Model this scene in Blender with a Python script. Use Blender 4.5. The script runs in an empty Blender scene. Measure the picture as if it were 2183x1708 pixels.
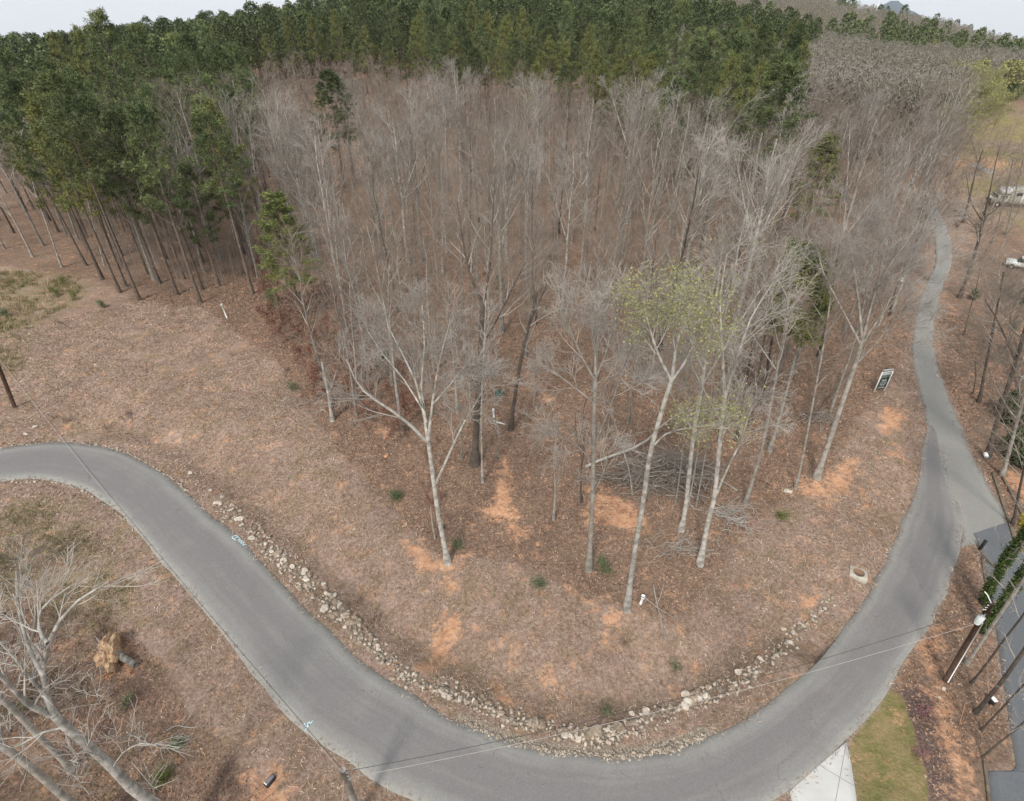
import bpy, math, random
import numpy as np
from mathutils import Vector

# ---------------------------------------------------------------- camera, sky, sun, exposure
sc = bpy.context.scene
COL = sc.collection
CAM_H, PITCH, FPX, CX, CY = 23.0, math.radians(33.8), 1150.0, 1091.5, 854.0   # photo read at 2183 x 1708
cam = bpy.data.cameras.new("camera"); cam_o = bpy.data.objects.new("camera", cam); COL.objects.link(cam_o)
cam.sensor_width = 36.0; cam.lens = 36.0 * FPX / 2183.0
cam.clip_start = 0.3; cam.clip_end = 40000
cam_o.location = (0, 0, CAM_H); cam_o.rotation_euler = (math.radians(90) - PITCH, 0, 0)
sc.camera = cam_o

SUN_EL, SUN_AZ = math.radians(48), math.radians(200)      # sun behind the camera's left shoulder, veiled
w = bpy.data.worlds.new("World"); sc.world = w; w.use_nodes = True
nt = w.node_tree; nt.nodes.clear()
wo = nt.nodes.new("ShaderNodeOutputWorld"); bg = nt.nodes.new("ShaderNodeBackground")
sk = nt.nodes.new("ShaderNodeTexSky"); sk.sky_type = 'NISHITA'; sk.sun_disc = False
sk.sun_elevation = SUN_EL; sk.sun_rotation = SUN_AZ; sk.altitude = 300; sk.air_density = 1.0; sk.dust_density = 5.0; sk.ozone_density = 1.5
mixw = nt.nodes.new("ShaderNodeMix"); mixw.data_type = 'RGBA'
mixw.inputs[0].default_value = 0.72
mixw.inputs[7].default_value = (10.5, 11.3, 12.2, 1)          # thin white overcast veil
nt.links.new(sk.outputs[0], mixw.inputs[6]); nt.links.new(mixw.outputs[2], bg.inputs[0])
bg.inputs[1].default_value = 0.080
nt.links.new(bg.outputs[0], wo.inputs[0])
sl = bpy.data.lights.new("sun", 'SUN'); sl.energy = 2.1; sl.angle = math.radians(9); sl.color = (1.0, .95, .88)
so = bpy.data.objects.new("sun", sl); COL.objects.link(so); so.location = (0, 0, 60)
sd = Vector((math.sin(SUN_AZ) * math.cos(SUN_EL), math.cos(SUN_AZ) * math.cos(SUN_EL), math.sin(SUN_EL)))
so.rotation_euler = (-sd).to_track_quat('-Z', 'Y').to_euler()
sc.view_settings.view_transform = 'Standard'; sc.view_settings.look = 'None'
sc.view_settings.exposure = 0.42; sc.view_settings.gamma = 1.0
sc.render.engine = 'CYCLES'; sc.cycles.use_denoising = True
sc.cycles.max_bounces = 5; sc.cycles.diffuse_bounces = 2; sc.cycles.glossy_bounces = 2; sc.cycles.volume_bounces = 1

# ---------------------------------------------------------------- numeric helpers
RNG = np.random.default_rng(7)
random.seed(7)
cp, sp = math.cos(PITCH), math.sin(PITCH)

def ray(px, py):
    X = (px - CX) / FPX; U = (CY - py) / FPX
    return np.array([X, cp + U * sp, -sp + U * cp])

def proj(x, y, z):
    """world to photo pixels (arrays)"""
    dz = z - CAM_H
    f = y * cp - dz * sp; u = y * sp + dz * cp
    f = np.where(f < .01, .01, f)
    return CX + FPX * x / f, CY - FPX * u / f

def vnoise(x, y, seed=0):
    x = np.asarray(x, float); y = np.asarray(y, float)
    xi = np.floor(x).astype(np.int64); yi = np.floor(y).astype(np.int64)
    xf = x - xi; yf = y - yi
    def h(a, b):
        n = (a * 374761393 + b * 668265263 + seed * 1442695041) & 0xffffffff
        n = ((n ^ (n >> 13)) * 1274126177) & 0xffffffff
        return ((n ^ (n >> 16)) & 0xffff) / 65535.0
    u = xf * xf * (3 - 2 * xf); v = yf * yf * (3 - 2 * yf)
    return (h(xi, yi) * (1 - u) + h(xi + 1, yi) * u) * (1 - v) + (h(xi, yi + 1) * (1 - u) + h(xi + 1, yi + 1) * u) * v

def fbm(x, y, seed=0, o=4):
    s = 0; a = .5; t = 0
    for i in range(o):
        s = s + a * vnoise(x * 2 ** i, y * 2 ** i, seed + i); t += a; a *= .5
    return s / t

def sstep(a, b, x):
    t = np.clip((x - a) / (b - a), 0, 1); return t * t * (3 - 2 * t)

def _ridge():
    """height of the far ridge, 1100 m away, from the skyline of the photograph less its trees"""
    bs = [-90, -45, -38, -30, -24, -15]; zs = [0, -10, -12, -4, 8, 34]
    for px, py in [(1500, -10), (1650, -2), (1780, 8), (1850, 24), (1950, 34), (2010, 38), (2080, 50), (2183, 93), (2300, 100)]:
        d = ray(px, py); bs.append(math.degrees(math.atan2(d[0], d[1]))); zs.append(CAM_H + 1100 * d[2] / math.hypot(d[0], d[1]) - 25)
    return bs + [60], zs + [0]
RB_, RZ_ = _ridge()

def base_h(x, y):
    """large shape of the land: flat by the road, wooded hill behind, far ridge falling to the right"""
    x = np.asarray(x, float); y = np.asarray(y, float)
    r = np.hypot(x, y); b = np.degrees(np.arctan2(x, np.maximum(y, 1e-3)))
    b = np.where(y < 0, np.sign(x) * 90, b)
    hill = np.interp(b, [-90, -52, -38, -30, -24, -10, 8, 18, 24, 30, 90], [-2, -1, 0, 4, 8.5, 16, 17, 13, 6, 1, -3])
    z = hill * sstep(115, 330, r)
    ridge = np.interp(b, RB_, RZ_)
    z = z + ridge * sstep(330, 900, r) * (1 - sstep(1600, 3200, r))
    z = z + (fbm(x / 60, y / 60, 3) - .5) * 6 * sstep(150, 500, r)
    z = z + (fbm(x / 22, y / 22, 5) - .5) * 1.6 * sstep(40, 80, r)
    z = z - 24 * sstep(1500, 9000, r)
    return z

def G(px, py, dz=0.0):
    d = ray(px, py); t = CAM_H / max(-d[2], .02)
    for _ in range(40):
        h = float(base_h(t * d[0], t * d[1]))
        t2 = (CAM_H - h) / max(-d[2], .02)
        t = .5 * t + .5 * t2
    return np.array([t * d[0], t * d[1], float(base_h(t * d[0], t * d[1])) + dz])

def Gs(pts): return np.array([G(*p)[:2] for p in pts])

def onplane(px, py, Y):
    d = ray(px, py); t = Y / d[1]
    return np.array([t * d[0], Y, CAM_H + t * d[2]])

def inpoly(x, y, poly):
    c = np.zeros(np.shape(x), bool); n = len(poly)
    for i in range(n):
        x1, y1 = poly[i]; x2, y2 = poly[(i + 1) % n]
        k = ((y1 > y) != (y2 > y))
        with np.errstate(divide='ignore', invalid='ignore'):
            xs = (x2 - x1) * (y - y1) / (y2 - y1 if y2 != y1 else 1e-9) + x1
        c ^= k & (x < xs)
    return c

def segdist(x, y, line, closed=False):
    d = np.full(np.shape(x), 1e9); n = len(line)
    for i in range(n if closed else n - 1):
        ax, ay = line[i]; bx, by = line[(i + 1) % n]
        vx, vy = bx - ax, by - ay; L = vx * vx + vy * vy + 1e-9
        t = np.clip(((x - ax) * vx + (y - ay) * vy) / L, 0, 1)
        d = np.minimum(d, np.hypot(x - ax - t * vx, y - ay - t * vy))
    return d

def soft(x, y, poly, wd):
    """1 inside, 0 outside, ramp of width wd across the outline"""
    lo = poly.min(0) - wd; hi = poly.max(0) + wd
    m = (x > lo[0]) & (x < hi[0]) & (y > lo[1]) & (y < hi[1])
    out = np.zeros(x.shape)
    if m.any():
        xx, yy = x[m], y[m]
        d = segdist(xx, yy, poly, True); s = np.where(inpoly(xx, yy, poly), d, -d)
        out[m] = np.clip(.5 + s / wd / 2, 0, 1)
    return out

# ---------------------------------------------------------------- mesh helpers
def new_obj(name, V, Fs, mat, parent=None, smooth=False, loc=None, mats=None, midx=None):
    me = bpy.data.meshes.new(name)
    V = np.asarray(V, np.float32)
    polys = [np.asarray(f, np.int32) for f in Fs if len(f)]
    me.vertices.add(len(V)); me.vertices.foreach_set("co", V.ravel())
    nl = sum(f.size for f in polys); npoly = sum(len(f) for f in polys)
    me.loops.add(nl); me.polygons.add(npoly)
    me.loops.foreach_set("vertex_index", np.concatenate([f.ravel() for f in polys]))
    tot = np.concatenate([np.full(len(f), f.shape[1], np.int32) for f in polys])
    st = np.concatenate([[0], np.cumsum(tot)[:-1]]).astype(np.int32)
    me.polygons.foreach_set("loop_start", st); me.polygons.foreach_set("loop_total", tot)
    for m in (mats or [mat]): me.materials.append(m)
    if midx is not None: me.polygons.foreach_set("material_index", np.asarray(midx, np.int32))
    if smooth: me.polygons.foreach_set("use_smooth", np.ones(npoly, bool))
    me.update(calc_edges=True); me.validate()
    o = bpy.data.objects.new(name, me); COL.objects.link(o)
    if parent is not None: o.parent = parent
    if loc is not None: o.location = loc
    return o

class MB:
    """collects shapes, links them as one mesh"""
    def __init__(s): s.V = []; s.Q = []; s.T = []; s.n = 0
    def add(s, V, Q=None, T=None):
        V = np.asarray(V, float).reshape(-1, 3); s.V.append(V)
        if Q is not None and len(Q): s.Q.append(np.asarray(Q).reshape(-1, 4) + s.n)
        if T is not None and len(T): s.T.append(np.asarray(T).reshape(-1, 3) + s.n)
        s.n += len(V); return s
    def box(s, c, size, rz=0, rx=0, taper=1.0, bev=0.0):
        hx, hy, hz = [v / 2 for v in size]
        if bev <= 0:
            P = np.array([[sx * hx * (taper if sz > 0 else 1), sy * hy * (taper if sz > 0 else 1), sz * hz] for sz in (-1, 1) for sx, sy in ((-1, -1), (1, -1), (1, 1), (-1, 1))])
            Q = [[3, 2, 1, 0], [4, 5, 6, 7], [0, 1, 5, 4], [1, 2, 6, 5], [2, 3, 7, 6], [3, 0, 4, 7]]
        else:
            b = bev; P = []
            rings = [(-hz, hx - b, hy - b), (-hz + b, hx, hy), (hz - b, hx * taper, hy * taper), (hz, hx * taper - b, hy * taper - b)]
            for z, ax, ay in rings:
                P += [[-ax + b, -ay, z], [ax - b, -ay, z], [ax, -ay + b, z], [ax, ay - b, z], [ax - b, ay, z], [-ax + b, ay, z], [-ax, ay - b, z], [-ax, -ay + b, z]]
            P = np.array(P); Q = []
            for k in range(3):
                for i in range(8): Q.append([k * 8 + i, k * 8 + (i + 1) % 8, k * 8 + 8 + (i + 1) % 8, k * 8 + 8 + i])
            for k, f in ((0, -1), (24, 1)):
                q = [[0, 1, 2, 3], [0, 3, 4, 7], [7, 4, 5, 6]]
                for a in q: Q.append([k + v for v in (a if f > 0 else a[::-1])])
        return s.add(rot(P, rz, rx) + np.asarray(c, float), Q)
    def tube(s, pts, r, n=8, cap=True):
        pts = np.asarray(pts, float); r = np.broadcast_to(np.asarray(r, float), (len(pts),))
        V, Q = tubes(pts[None], r[None], n)
        T = []
        if cap:
            k = len(pts); m = len(V)
            V = np.vstack([V, pts[:1], pts[-1:]])
            for i in range(n):
                T.append([m, (i + 1) % n, i]); T.append([m + 1, (k - 1) * n + i, (k - 1) * n + (i + 1) % n])
        return s.add(V, Q, T)
    def build(s, name, mat, parent=None, smooth=False):
        Fs = []
        if s.Q: Fs.append(np.vstack(s.Q))
        if s.T: Fs.append(np.vstack(s.T))
        return new_obj(name, np.vstack(s.V), Fs, mat, parent, smooth)

def rot(P, rz=0, rx=0):
    P = np.asarray(P, float)
    if rx:
        c, s_ = math.cos(rx), math.sin(rx); P = P @ np.array([[1, 0, 0], [0, c, s_], [0, -s_, c]])
    if rz:
        c, s_ = math.cos(rz), math.sin(rz); P = P @ np.array([[c, s_, 0], [-s_, c, 0], [0, 0, 1]])
    return P

def tubes(P, R, n):
    """P (N,k,3), R (N,k) -> vertices and quads of N tubes of n sides"""
    N, k, _ = P.shape
    T = np.zeros_like(P); T[:, 1:-1] = P[:, 2:] - P[:, :-2]; T[:, 0] = P[:, 1] - P[:, 0]; T[:, -1] = P[:, -1] - P[:, -2]
    T /= np.linalg.norm(T, axis=2, keepdims=True) + 1e-9
    up = np.where(np.abs(T[:, :1, 2:3]) > .9, np.array([[[1., 0, 0]]]), np.array([[[0, 0, 1.]]]))
    up = np.broadcast_to(up, P.shape)
    A = np.cross(T, up); A /= np.linalg.norm(A, axis=2, keepdims=True) + 1e-9
    B = np.cross(T, A)
    a = np.arange(n) * 2 * np.pi / n
    ring = A[:, :, None, :] * np.cos(a)[None, None, :, None] + B[:, :, None, :] * np.sin(a)[None, None, :, None]
    V = P[:, :, None, :] + ring * R[:, :, None, None]
    i = np.arange(N)[:, None, None] * (k * n); j = np.arange(k - 1)[None, :, None] * n; m = np.arange(n)[None, None, :]
    m2 = (m + 1) % n
    Q = np.stack([i + j + m, i + j + n + m, i + j + n + m2, i + j + m2], -1).reshape(-1, 4)
    return V.reshape(-1, 3), Q

def meta(o, label=None, cat=None, group=None, kind=None):
    if label: o["label"] = label
    if cat: o["category"] = cat
    if group: o["group"] = group
    if kind: o["kind"] = kind
    return o

def empty(name, loc, rz=0):
    o = bpy.data.objects.new(name, None); COL.objects.link(o); o.location = tuple(float(v) for v in loc); o.rotation_euler = (0, 0, rz)
    o.empty_display_size = .2
    return o

def copy_tree(src, loc, rz=0, sc_=(1, 1, 1), tilt=(0, 0)):
    r = src.copy(); COL.objects.link(r)
    r.location = tuple(float(v) for v in loc); r.rotation_euler = (tilt[0], tilt[1], rz); r.scale = sc_
    for ch in src.children:
        c = ch.copy(); COL.objects.link(c); c.parent = r
        for g in ch.children:
            d = g.copy(); COL.objects.link(d); d.parent = c
    return r

# ---------------------------------------------------------------- materials
def mat(name, col, rough=.85, spec=.2, var=0.0, scale=5.0, col2=None, bump=0.0, island=0.0, objrand=0.0, bscale=None, metal=0.0):
    m = bpy.data.materials.new(name); m.use_nodes = True; t = m.node_tree; b = t.nodes["Principled BSDF"]
    b.inputs["Roughness"].default_value = rough; b.inputs["Specular IOR Level"].default_value = spec; b.inputs["Metallic"].default_value = metal
    c2 = col2 or tuple(v * (1 - var) for v in col)
    tc = t.nodes.new("ShaderNodeTexCoord")
    nz = t.nodes.new("ShaderNodeTexNoise"); nz.inputs["Scale"].default_value = scale; nz.inputs["Detail"].default_value = 5
    t.links.new(tc.outputs["Object"], nz.inputs["Vector"])
    rp = t.nodes.new("ShaderNodeValToRGB"); rp.color_ramp.elements[0].position = .35; rp.color_ramp.elements[1].position = .65
    rp.color_ramp.elements[0].color = (*c2, 1); rp.color_ramp.elements[1].color = (*col, 1)
    t.links.new(nz.outputs[0], rp.inputs[0]); out = rp.outputs[0]
    def mulby(src, lo, hi, out):
        mr = t.nodes.new("ShaderNodeMapRange"); mr.inputs[3].default_value = lo; mr.inputs[4].default_value = hi
        t.links.new(src, mr.inputs[0])
        mx = t.nodes.new("ShaderNodeVectorMath"); mx.operation = 'SCALE'
        t.links.new(out, mx.inputs[0]); t.links.new(mr.outputs[0], mx.inputs[3]); return mx.outputs[0]
    if island:
        g = t.nodes.new("ShaderNodeNewGeometry"); out = mulby(g.outputs["Random Per Island"], 1 - island, 1 + island, out)
    if objrand:
        g = t.nodes.new("ShaderNodeObjectInfo"); out = mulby(g.outputs["Random"], 1 - objrand, 1 + objrand, out)
    t.links.new(out, b.inputs["Base Color"])
    if bump:
        n2 = t.nodes.new("ShaderNodeTexNoise"); n2.inputs["Scale"].default_value = bscale or scale * 3; n2.inputs["Detail"].default_value = 4
        t.links.new(tc.outputs["Object"], n2.inputs["Vector"])
        bp = t.nodes.new("ShaderNodeBump"); bp.inputs["Strength"].default_value = bump; bp.inputs["Distance"].default_value = .05
        t.links.new(n2.outputs[0], bp.inputs["Height"]); t.links.new(bp.outputs[0], b.inputs["Normal"])
    return m

M = dict(
    bark=mat("bark_grey", (.38, .345, .295), var=.45, scale=3, bump=.4, objrand=.25),
    bark_pale=mat("bark_pale", (.51, .48, .425), col2=(.22, .205, .175), scale=3.5, bump=.6, objrand=.15),
    bark_dark=mat("bark_dark", (.12, .10, .082), var=.4, scale=3, bump=.4, objrand=.2),
    bark_pine=mat("bark_pine", (.20, .155, .12), col2=(.11, .088, .075), scale=3, bump=.5, objrand=.2),
    limb=mat("limb_grey", (.45, .41, .355), var=.3, scale=1.5, objrand=.25),
    far_twig=mat("far_twig", (.27, .24, .20), col2=(.22, .20, .15), scale=.02, island=.15),
    twig=mat("twig_grey", (.285, .235, .19), var=.25, scale=1, objrand=.2),
    twig_pale=mat("twig_pale", (.46, .42, .37), var=.3, scale=1, objrand=.15),
    twig_red=mat("twig_red", (.30, .21, .17), var=.3, scale=1, objrand=.2),
    needle=mat("pine_needles", (.165, .190, .072), col2=(.070, .100, .042), scale=.45, island=.5, objrand=.38, rough=.6),
    needle_y=mat("pine_needles_yellow", (.20, .20, .062), col2=(.11, .13, .045), scale=.6, island=.4, objrand=.2, rough=.6),
    needle_b=mat("pine_needles_bright", (.21, .225, .070), col2=(.12, .145, .048), scale=.8, island=.35, rough=.6),
    leaf_new=mat("new_leaf", (.34, .33, .13), col2=(.26, .265, .11), scale=.8, island=.3, objrand=.15, rough=.6),
    leaf_red=mat("red_leaf", (.25, .11, .075), col2=(.19, .115, .08), scale=1, island=.4, rough=.8),
    holly=mat("evergreen_leaf", (.07, .10, .032), col2=(.035, .058, .02), scale=.8, island=.5, objrand=.2, rough=.45),
    ivy=mat("ivy_leaf", (.095, .125, .035), col2=(.04, .065, .02), scale=2, island=.5, rough=.45),
    rock=mat("pale_rock", (.38, .31, .235), col2=(.22, .165, .115), scale=4, bump=.6, objrand=.3),
    wood=mat("weathered_timber", (.20, .16, .115), var=.4, scale=6, bump=.3),
    pole=mat("pole_wood", (.10, .062, .042), var=.4, scale=5, bump=.3),
    white=mat("white_plastic", (.82, .82, .78), var=.08, scale=4, rough=.45),
    metal=mat("galvanised_metal", (.42, .45, .45), var=.2, scale=6, rough=.45, metal=.3),
    black=mat("black_plastic", (.035, .033, .032), var=.3, scale=4, rough=.5),
    wire=mat("aluminium_wire", (.42, .37, .33), var=.1, scale=3, rough=.5),
    wire_dark=mat("dark_wire", (.06, .055, .05), var=.1, scale=3, rough=.6),
)
# ---------------------------------------------------------------- roads: pairs of (inner, outer) edge points read off the photo
MAIN = [((-160, 985), (-160, 1050)), ((0, 958), (0, 1028)), ((70, 949), (60, 1023)), ((130, 944), (110, 1025)), ((200, 950), (150, 1034)), ((260, 966), (190, 1052)),
        ((320, 995), (235, 1080)), ((365, 1025), (270, 1110)), ((400, 1052), (305, 1148)), ((440, 1088), (335, 1185)), ((480, 1122), (365, 1222)),
        ((520, 1159), (400, 1262)), ((560, 1202), (440, 1308)), ((600, 1246), (480, 1360)), ((640, 1287), (520, 1412)), ((700, 1345), (560, 1465)),
        ((760, 1400), (610, 1522)), ((830, 1450), (680, 1580)), ((900, 1495), (760, 1637)), ((980, 1540), (850, 1690)), ((1080, 1580), (980, 1755)),
        ((1180, 1605), (1130, 1800)), ((1280, 1615), (1290, 1815)), ((1360, 1615), (1430, 1800)), ((1440, 1600), (1550, 1762)), ((1530, 1565), (1640, 1712)),
        ((1620, 1510), (1740, 1635)), ((1700, 1450), (1823, 1557)), ((1760, 1390), (1886, 1481)), ((1810, 1330), (1932, 1409)), ((1850, 1270), (1982, 1335)),
        ((1880, 1210), (2012, 1272)), ((1910, 1150), (2036, 1205)), ((1930, 1100), (2053, 1135)), ((1950, 1040), (2032, 1062)), ((1964, 980), (2016, 1002)),
        ((1971, 935), (2003, 945)), ((1975, 905), (1990, 910))]
OLD = [((2045, 1168), (2085, 1160)), ((2050, 1135), (2152, 1143)), ((2036, 1084), (2138, 1090)), ((2026, 1050), (2115, 1050)), ((2012, 1002), (2092, 1005)), ((2004, 965), (2071, 969)),
       ((1996, 938), (2060, 936)), ((1985, 915), (2048, 908)), ((1974, 900), (2046, 903)), ((1970, 870), (2034, 875)), ((1958, 830), (2015, 828)),
       ((1950, 790), (2002, 790)), ((1946, 750), (1993, 750)), ((1948, 700), (1990, 700)), ((1955, 660), (1996, 660)), ((1970, 620), (2006, 620)),
       ((1984, 590), (2020, 590)), ((1994, 560), (2028, 560)), ((1995, 520), (2030, 525)), ((1988, 490), (2020, 490)), ((1978, 465), (2008, 465)), ((1960, 430), (1988, 430))]
DRIVE = [((2074, 1138), (2153, 1112)), ((2084, 1158), (2168, 1160)), ((2095, 1200), (2190, 1200)), ((2103, 1255), (2215, 1260)), ((2112, 1300), (2235, 1320)),
         ((2124, 1350), (2255, 1380)), ((2139, 1457), (2290, 1480)), ((2153, 1550), (2320, 1580)), ((2164, 1615), (2330, 1620)), ((2164, 1636), (2335, 1636)), ((2150, 1645), (2338, 1645)), ((2102, 1647), (2340, 1650)),
         ((2105, 1680), (2345, 1690)), ((2112, 1730), (2350, 1740)), ((2120, 1800), (2360, 1800))]
CONC = [((1683, 1688), (1804, 1582)), ((1690, 1720), (1814, 1632)), ((1692, 1760), (1823, 1690)), ((1695, 1840), (1835, 1780))]
FARR = [((2008, 325), (2004, 331)), ((2040, 335), (2038, 343)), ((2080, 350), (2078, 359)), ((2120, 367), (2118, 377)), ((2183, 392), (2181, 404)), ((2260, 420), (2258, 434))]

def smooth_line(P, per=6):
    """Catmull-Rom resampling"""
    P = np.asarray(P, float); Q = np.vstack([2 * P[0] - P[1], P, 2 * P[-1] - P[-2]]); out = []
    for i in range(1, len(Q) - 2):
        for t in np.arange(per) / per:
            a, b, c, d = Q[i - 1], Q[i], Q[i + 1], Q[i + 2]
            out.append(.5 * (2 * b + (c - a) * t + (2 * a - 5 * b + 4 * c - d) * t * t + (-a + 3 * b - 3 * c + d) * t ** 3))
    out.append(P[-1]); return np.array(out)

def ribbon_edges(pairs, per=6, smooth=True):
    A = Gs([p[0] for p in pairs]); B = Gs([p[1] for p in pairs])
    return (smooth_line(A, per), smooth_line(B, per)) if smooth else (A, B)

ROADS = {k: ribbon_edges(v, 6, k not in ("concrete",)) for k, v in dict(main=MAIN, old=OLD, drive=DRIVE, concrete=CONC, far=FARR).items()}
# ragged edge of the asphalt
for k in ("main", "old"):
    A, B = ROADS[k]
    for E in (A, B):
        s = np.arange(len(E)); n = np.gradient(E, axis=0); n = np.stack([-n[:, 1], n[:, 0]], 1); n /= np.linalg.norm(n, axis=1, keepdims=True) + 1e-9
        E += n * ((vnoise(s * .3, s * 0, 11 + len(E)) - .5) * .16)[:, None]

def road_poly(k): A, B = ROADS[k]; return np.vstack([A, B[::-1]])
POLYS = {k: road_poly(k) for k in ROADS}
INNER = ROADS["main"][0]

# ---------------------------------------------------------------- ground sheet
def axis(lo, hi, step, ext, n):
    mid = np.arange(lo, hi + step, step)
    g = np.geomspace(step, ext, n); gl = lo - np.cumsum(g)[::-1]; gh = hi + np.cumsum(g)
    return np.concatenate([gl, mid, gh])
gx = axis(-46, 46, .3, 2300, 46); gy = axis(-2, 70, .3, 2600, 50); gy = gy[gy > -400]
X, Y = np.meshgrid(gx, gy); shp = X.shape; X = X.ravel(); Y = Y.ravel()
near = (np.abs(X) < 60) & (Y < 110) & (Y > -12)
roadd = np.full(X.shape, 50.0); inr = np.zeros(X.shape, bool)
rn = (np.abs(X) < 160) & (Y < 260) & (Y > -30)
for k, P in POLYS.items():
    d = segdist(X[rn], Y[rn], P, True); i = inpoly(X[rn], Y[rn], P)
    inr[rn] |= i
    roadd[rn] = np.where(i, np.minimum(roadd[rn], -d), np.where(roadd[rn] < 0, roadd[rn], np.minimum(roadd[rn], d)))
lot = smooth_line(INNER, 1)
dIn = np.full(X.shape, 1e3); dIn[near] = segdist(X[near], Y[near], INNER[20:-60])
LOTPOLY = np.vstack([INNER, Gs([(1960, 430), (1200, 330), (400, 330), (-200, 560)])])
inside = np.zeros(X.shape, bool); inside[near] = inpoly(X[near], Y[near], LOTPOLY)

def relief(x, y, rd, di, ins):
    """micro relief, ditch and bank, faded out at the road edge"""
    a = sstep(0.0, 1.2, rd)
    z = (fbm(x / 1.1, y / 1.1, 21, 3) - .5) * .16 * a + (fbm(x / 5, y / 5, 25, 3) - .5) * .5 * sstep(.3, 5, rd)
    z = z - np.where(ins, .38 * np.exp(-((di - 2.1) / .9) ** 2), 0) * 1.0
    z = z + np.where(ins, .55 * sstep(2.6, 6.5, di), 0) * sstep(0, 2, rd)
    return z
Z = base_h(X, Y) + relief(X, Y, np.maximum(roadd, 0), dIn, inside) * (np.hypot(X, Y) < 220)
Z = np.where(roadd < -.25, Z - .10 - .2 * (np.hypot(X, Y) > 60), Z)
ZG = Z.reshape(shp)

def ground_z(x, y):
    """height of the ground sheet itself"""
    i = np.clip(np.searchsorted(gx, x) - 1, 0, len(gx) - 2); j = np.clip(np.searchsorted(gy, y) - 1, 0, len(gy) - 2)
    u = np.clip((x - gx[i]) / (gx[i + 1] - gx[i]), 0, 1); v = np.clip((y - gy[j]) / (gy[j + 1] - gy[j]), 0, 1)
    return (ZG[j, i] * (1 - u) + ZG[j, i + 1] * u) * (1 - v) + (ZG[j + 1, i] * (1 - u) + ZG[j + 1, i + 1] * u) * v

def GG(px, py, dz=0.0):
    p = G(px, py); p[2] = float(ground_z(p[0], p[1])) + dz
    d = ray(px, py)                                   # second pass on the detailed sheet
    t = (CAM_H - p[2] + dz) / -d[2]; p = np.array([t * d[0], t * d[1], 0]); p[2] = float(ground_z(p[0], p[1])) + dz
    return p

# masks, in pixels of the photo, laid on the land
def wpoly(pts): return Gs(pts)
LEAFP = wpoly([(-400, 560), (0, 575), (200, 605), (300, 655), (430, 665), (520, 730), (585, 775), (645, 870), (720, 970), (790, 1055), (850, 1100), (920, 1190), (1000, 1200), (1100, 1215), (1180, 1255),
               (1340, 1315), (1440, 1335), (1520, 1240), (1600, 1130), (1700, 1065), (1770, 1000), (1850, 870), (1905, 800), (1935, 730), (1960, 620), (1975, 470), (1980, 330), (1700, 200), (1000, 170), (0, 170), (-900, 300)])
LEAF2 = [wpoly([(-300, 1330), (100, 1300), (230, 1310), (330, 1400), (420, 1540), (520, 1640), (640, 1800), (-200, 1900)]),
         wpoly([(2047, 1170), (2078, 1160), (2100, 1300), (2130, 1460), (2160, 1640), (2100, 1645), (2110, 1800), (1990, 1800), (1970, 1640), (1945, 1540), (1905, 1455), (1985, 1340), (2030, 1240)]),
         wpoly([(2030, 560), (2000, 690), (2010, 800), (2060, 920), (2130, 1060), (2200, 1200), (2500, 1100), (2500, 500), (2100, 480)])]
CLAY = [[(868, 1168), (880, 1176), (905, 1178), (930, 1198), (985, 1205), (970, 1240), (963, 1262), (935, 1232), (900, 1222), (880, 1200)],
        [(945, 1318), (975, 1328), (1000, 1345), (972, 1352), (955, 1385), (930, 1405), (918, 1442), (908, 1440), (905, 1400), (918, 1370), (932, 1335)],
        [(1245, 1058), (1300, 1068), (1370, 1108), (1378, 1142), (1240, 1132), (1266, 1098)],
        [(1062, 1030), (1085, 1060), (1100, 1105), (1112, 1160), (1096, 1178), (1076, 1130), (1030, 1116), (1003, 1100), (1050, 1092)],
        [(1078, 990), (1088, 1010), (1078, 1060), (1056, 1050)],
        [(1690, 1050), (1740, 1042), (1780, 1015), (1815, 985), (1818, 1020), (1790, 1062), (1755, 1090), (1700, 1066)],
        [(1880, 880), (1922, 885), (1915, 925), (1868, 935)], [(1900, 960), (1918, 960), (1915, 1000), (1895, 990)],
        [(1285, 1325), (1310, 1313), (1338, 1336), (1290, 1346)], [(1235, 1288), (1290, 1292), (1270, 1302)],
        [(1083, 1365), (1095, 1375), (1090, 1398)], [(1155, 1432), (1185, 1440), (1165, 1455)], [(1065, 1475), (1090, 1482), (1080, 1497)],
        [(1135, 1500), (1160, 1508), (1152, 1525)], [(1545, 1405), (1570, 1412), (1555, 1424)], [(1700, 1290), (1740, 1280), (1715, 1315)],
        [(1255, 960), (1290, 955), (1300, 965), (1260, 972)], [(1615, 1380), (1632, 1372), (1628, 1400)], [(1830, 1060), (1850, 1085), (1838, 1098)],
        [(1432, 1478), (1450, 1470), (1448, 1492)], [(800, 905), (830, 930), (825, 945), (795, 925)], [(1150, 862), (1180, 858), (1175, 872)],
        [(210, 1380), (260, 1360), (285, 1390), (275, 1440), (225, 1440)], [(540, 1650), (600, 1640), (610, 1720), (520, 1740)],
        [(1975, 1350), (2003, 1330), (1990, 1400), (2003, 1470), (2026, 1540), (2050, 1620), (2075, 1720), (2050, 1720), (2020, 1610), (1995, 1530), (1975, 1460), (1962, 1400)],
        [(2130, 1010), (2240, 1120), (2260, 1000)], [(2080, 342), (2105, 340), (2150, 352), (2145, 362), (2110, 352), (2085, 350)],
        [(905, 1560), (906, 1560), (906, 1561)]]
LAWN = wpoly([(1808, 1590), (1886, 1481), (1908, 1468), (1930, 1495), (1944, 1541), (1963, 1604), (1974, 1652), (1985, 1800), (1835, 1800), (1823, 1680)])
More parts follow.
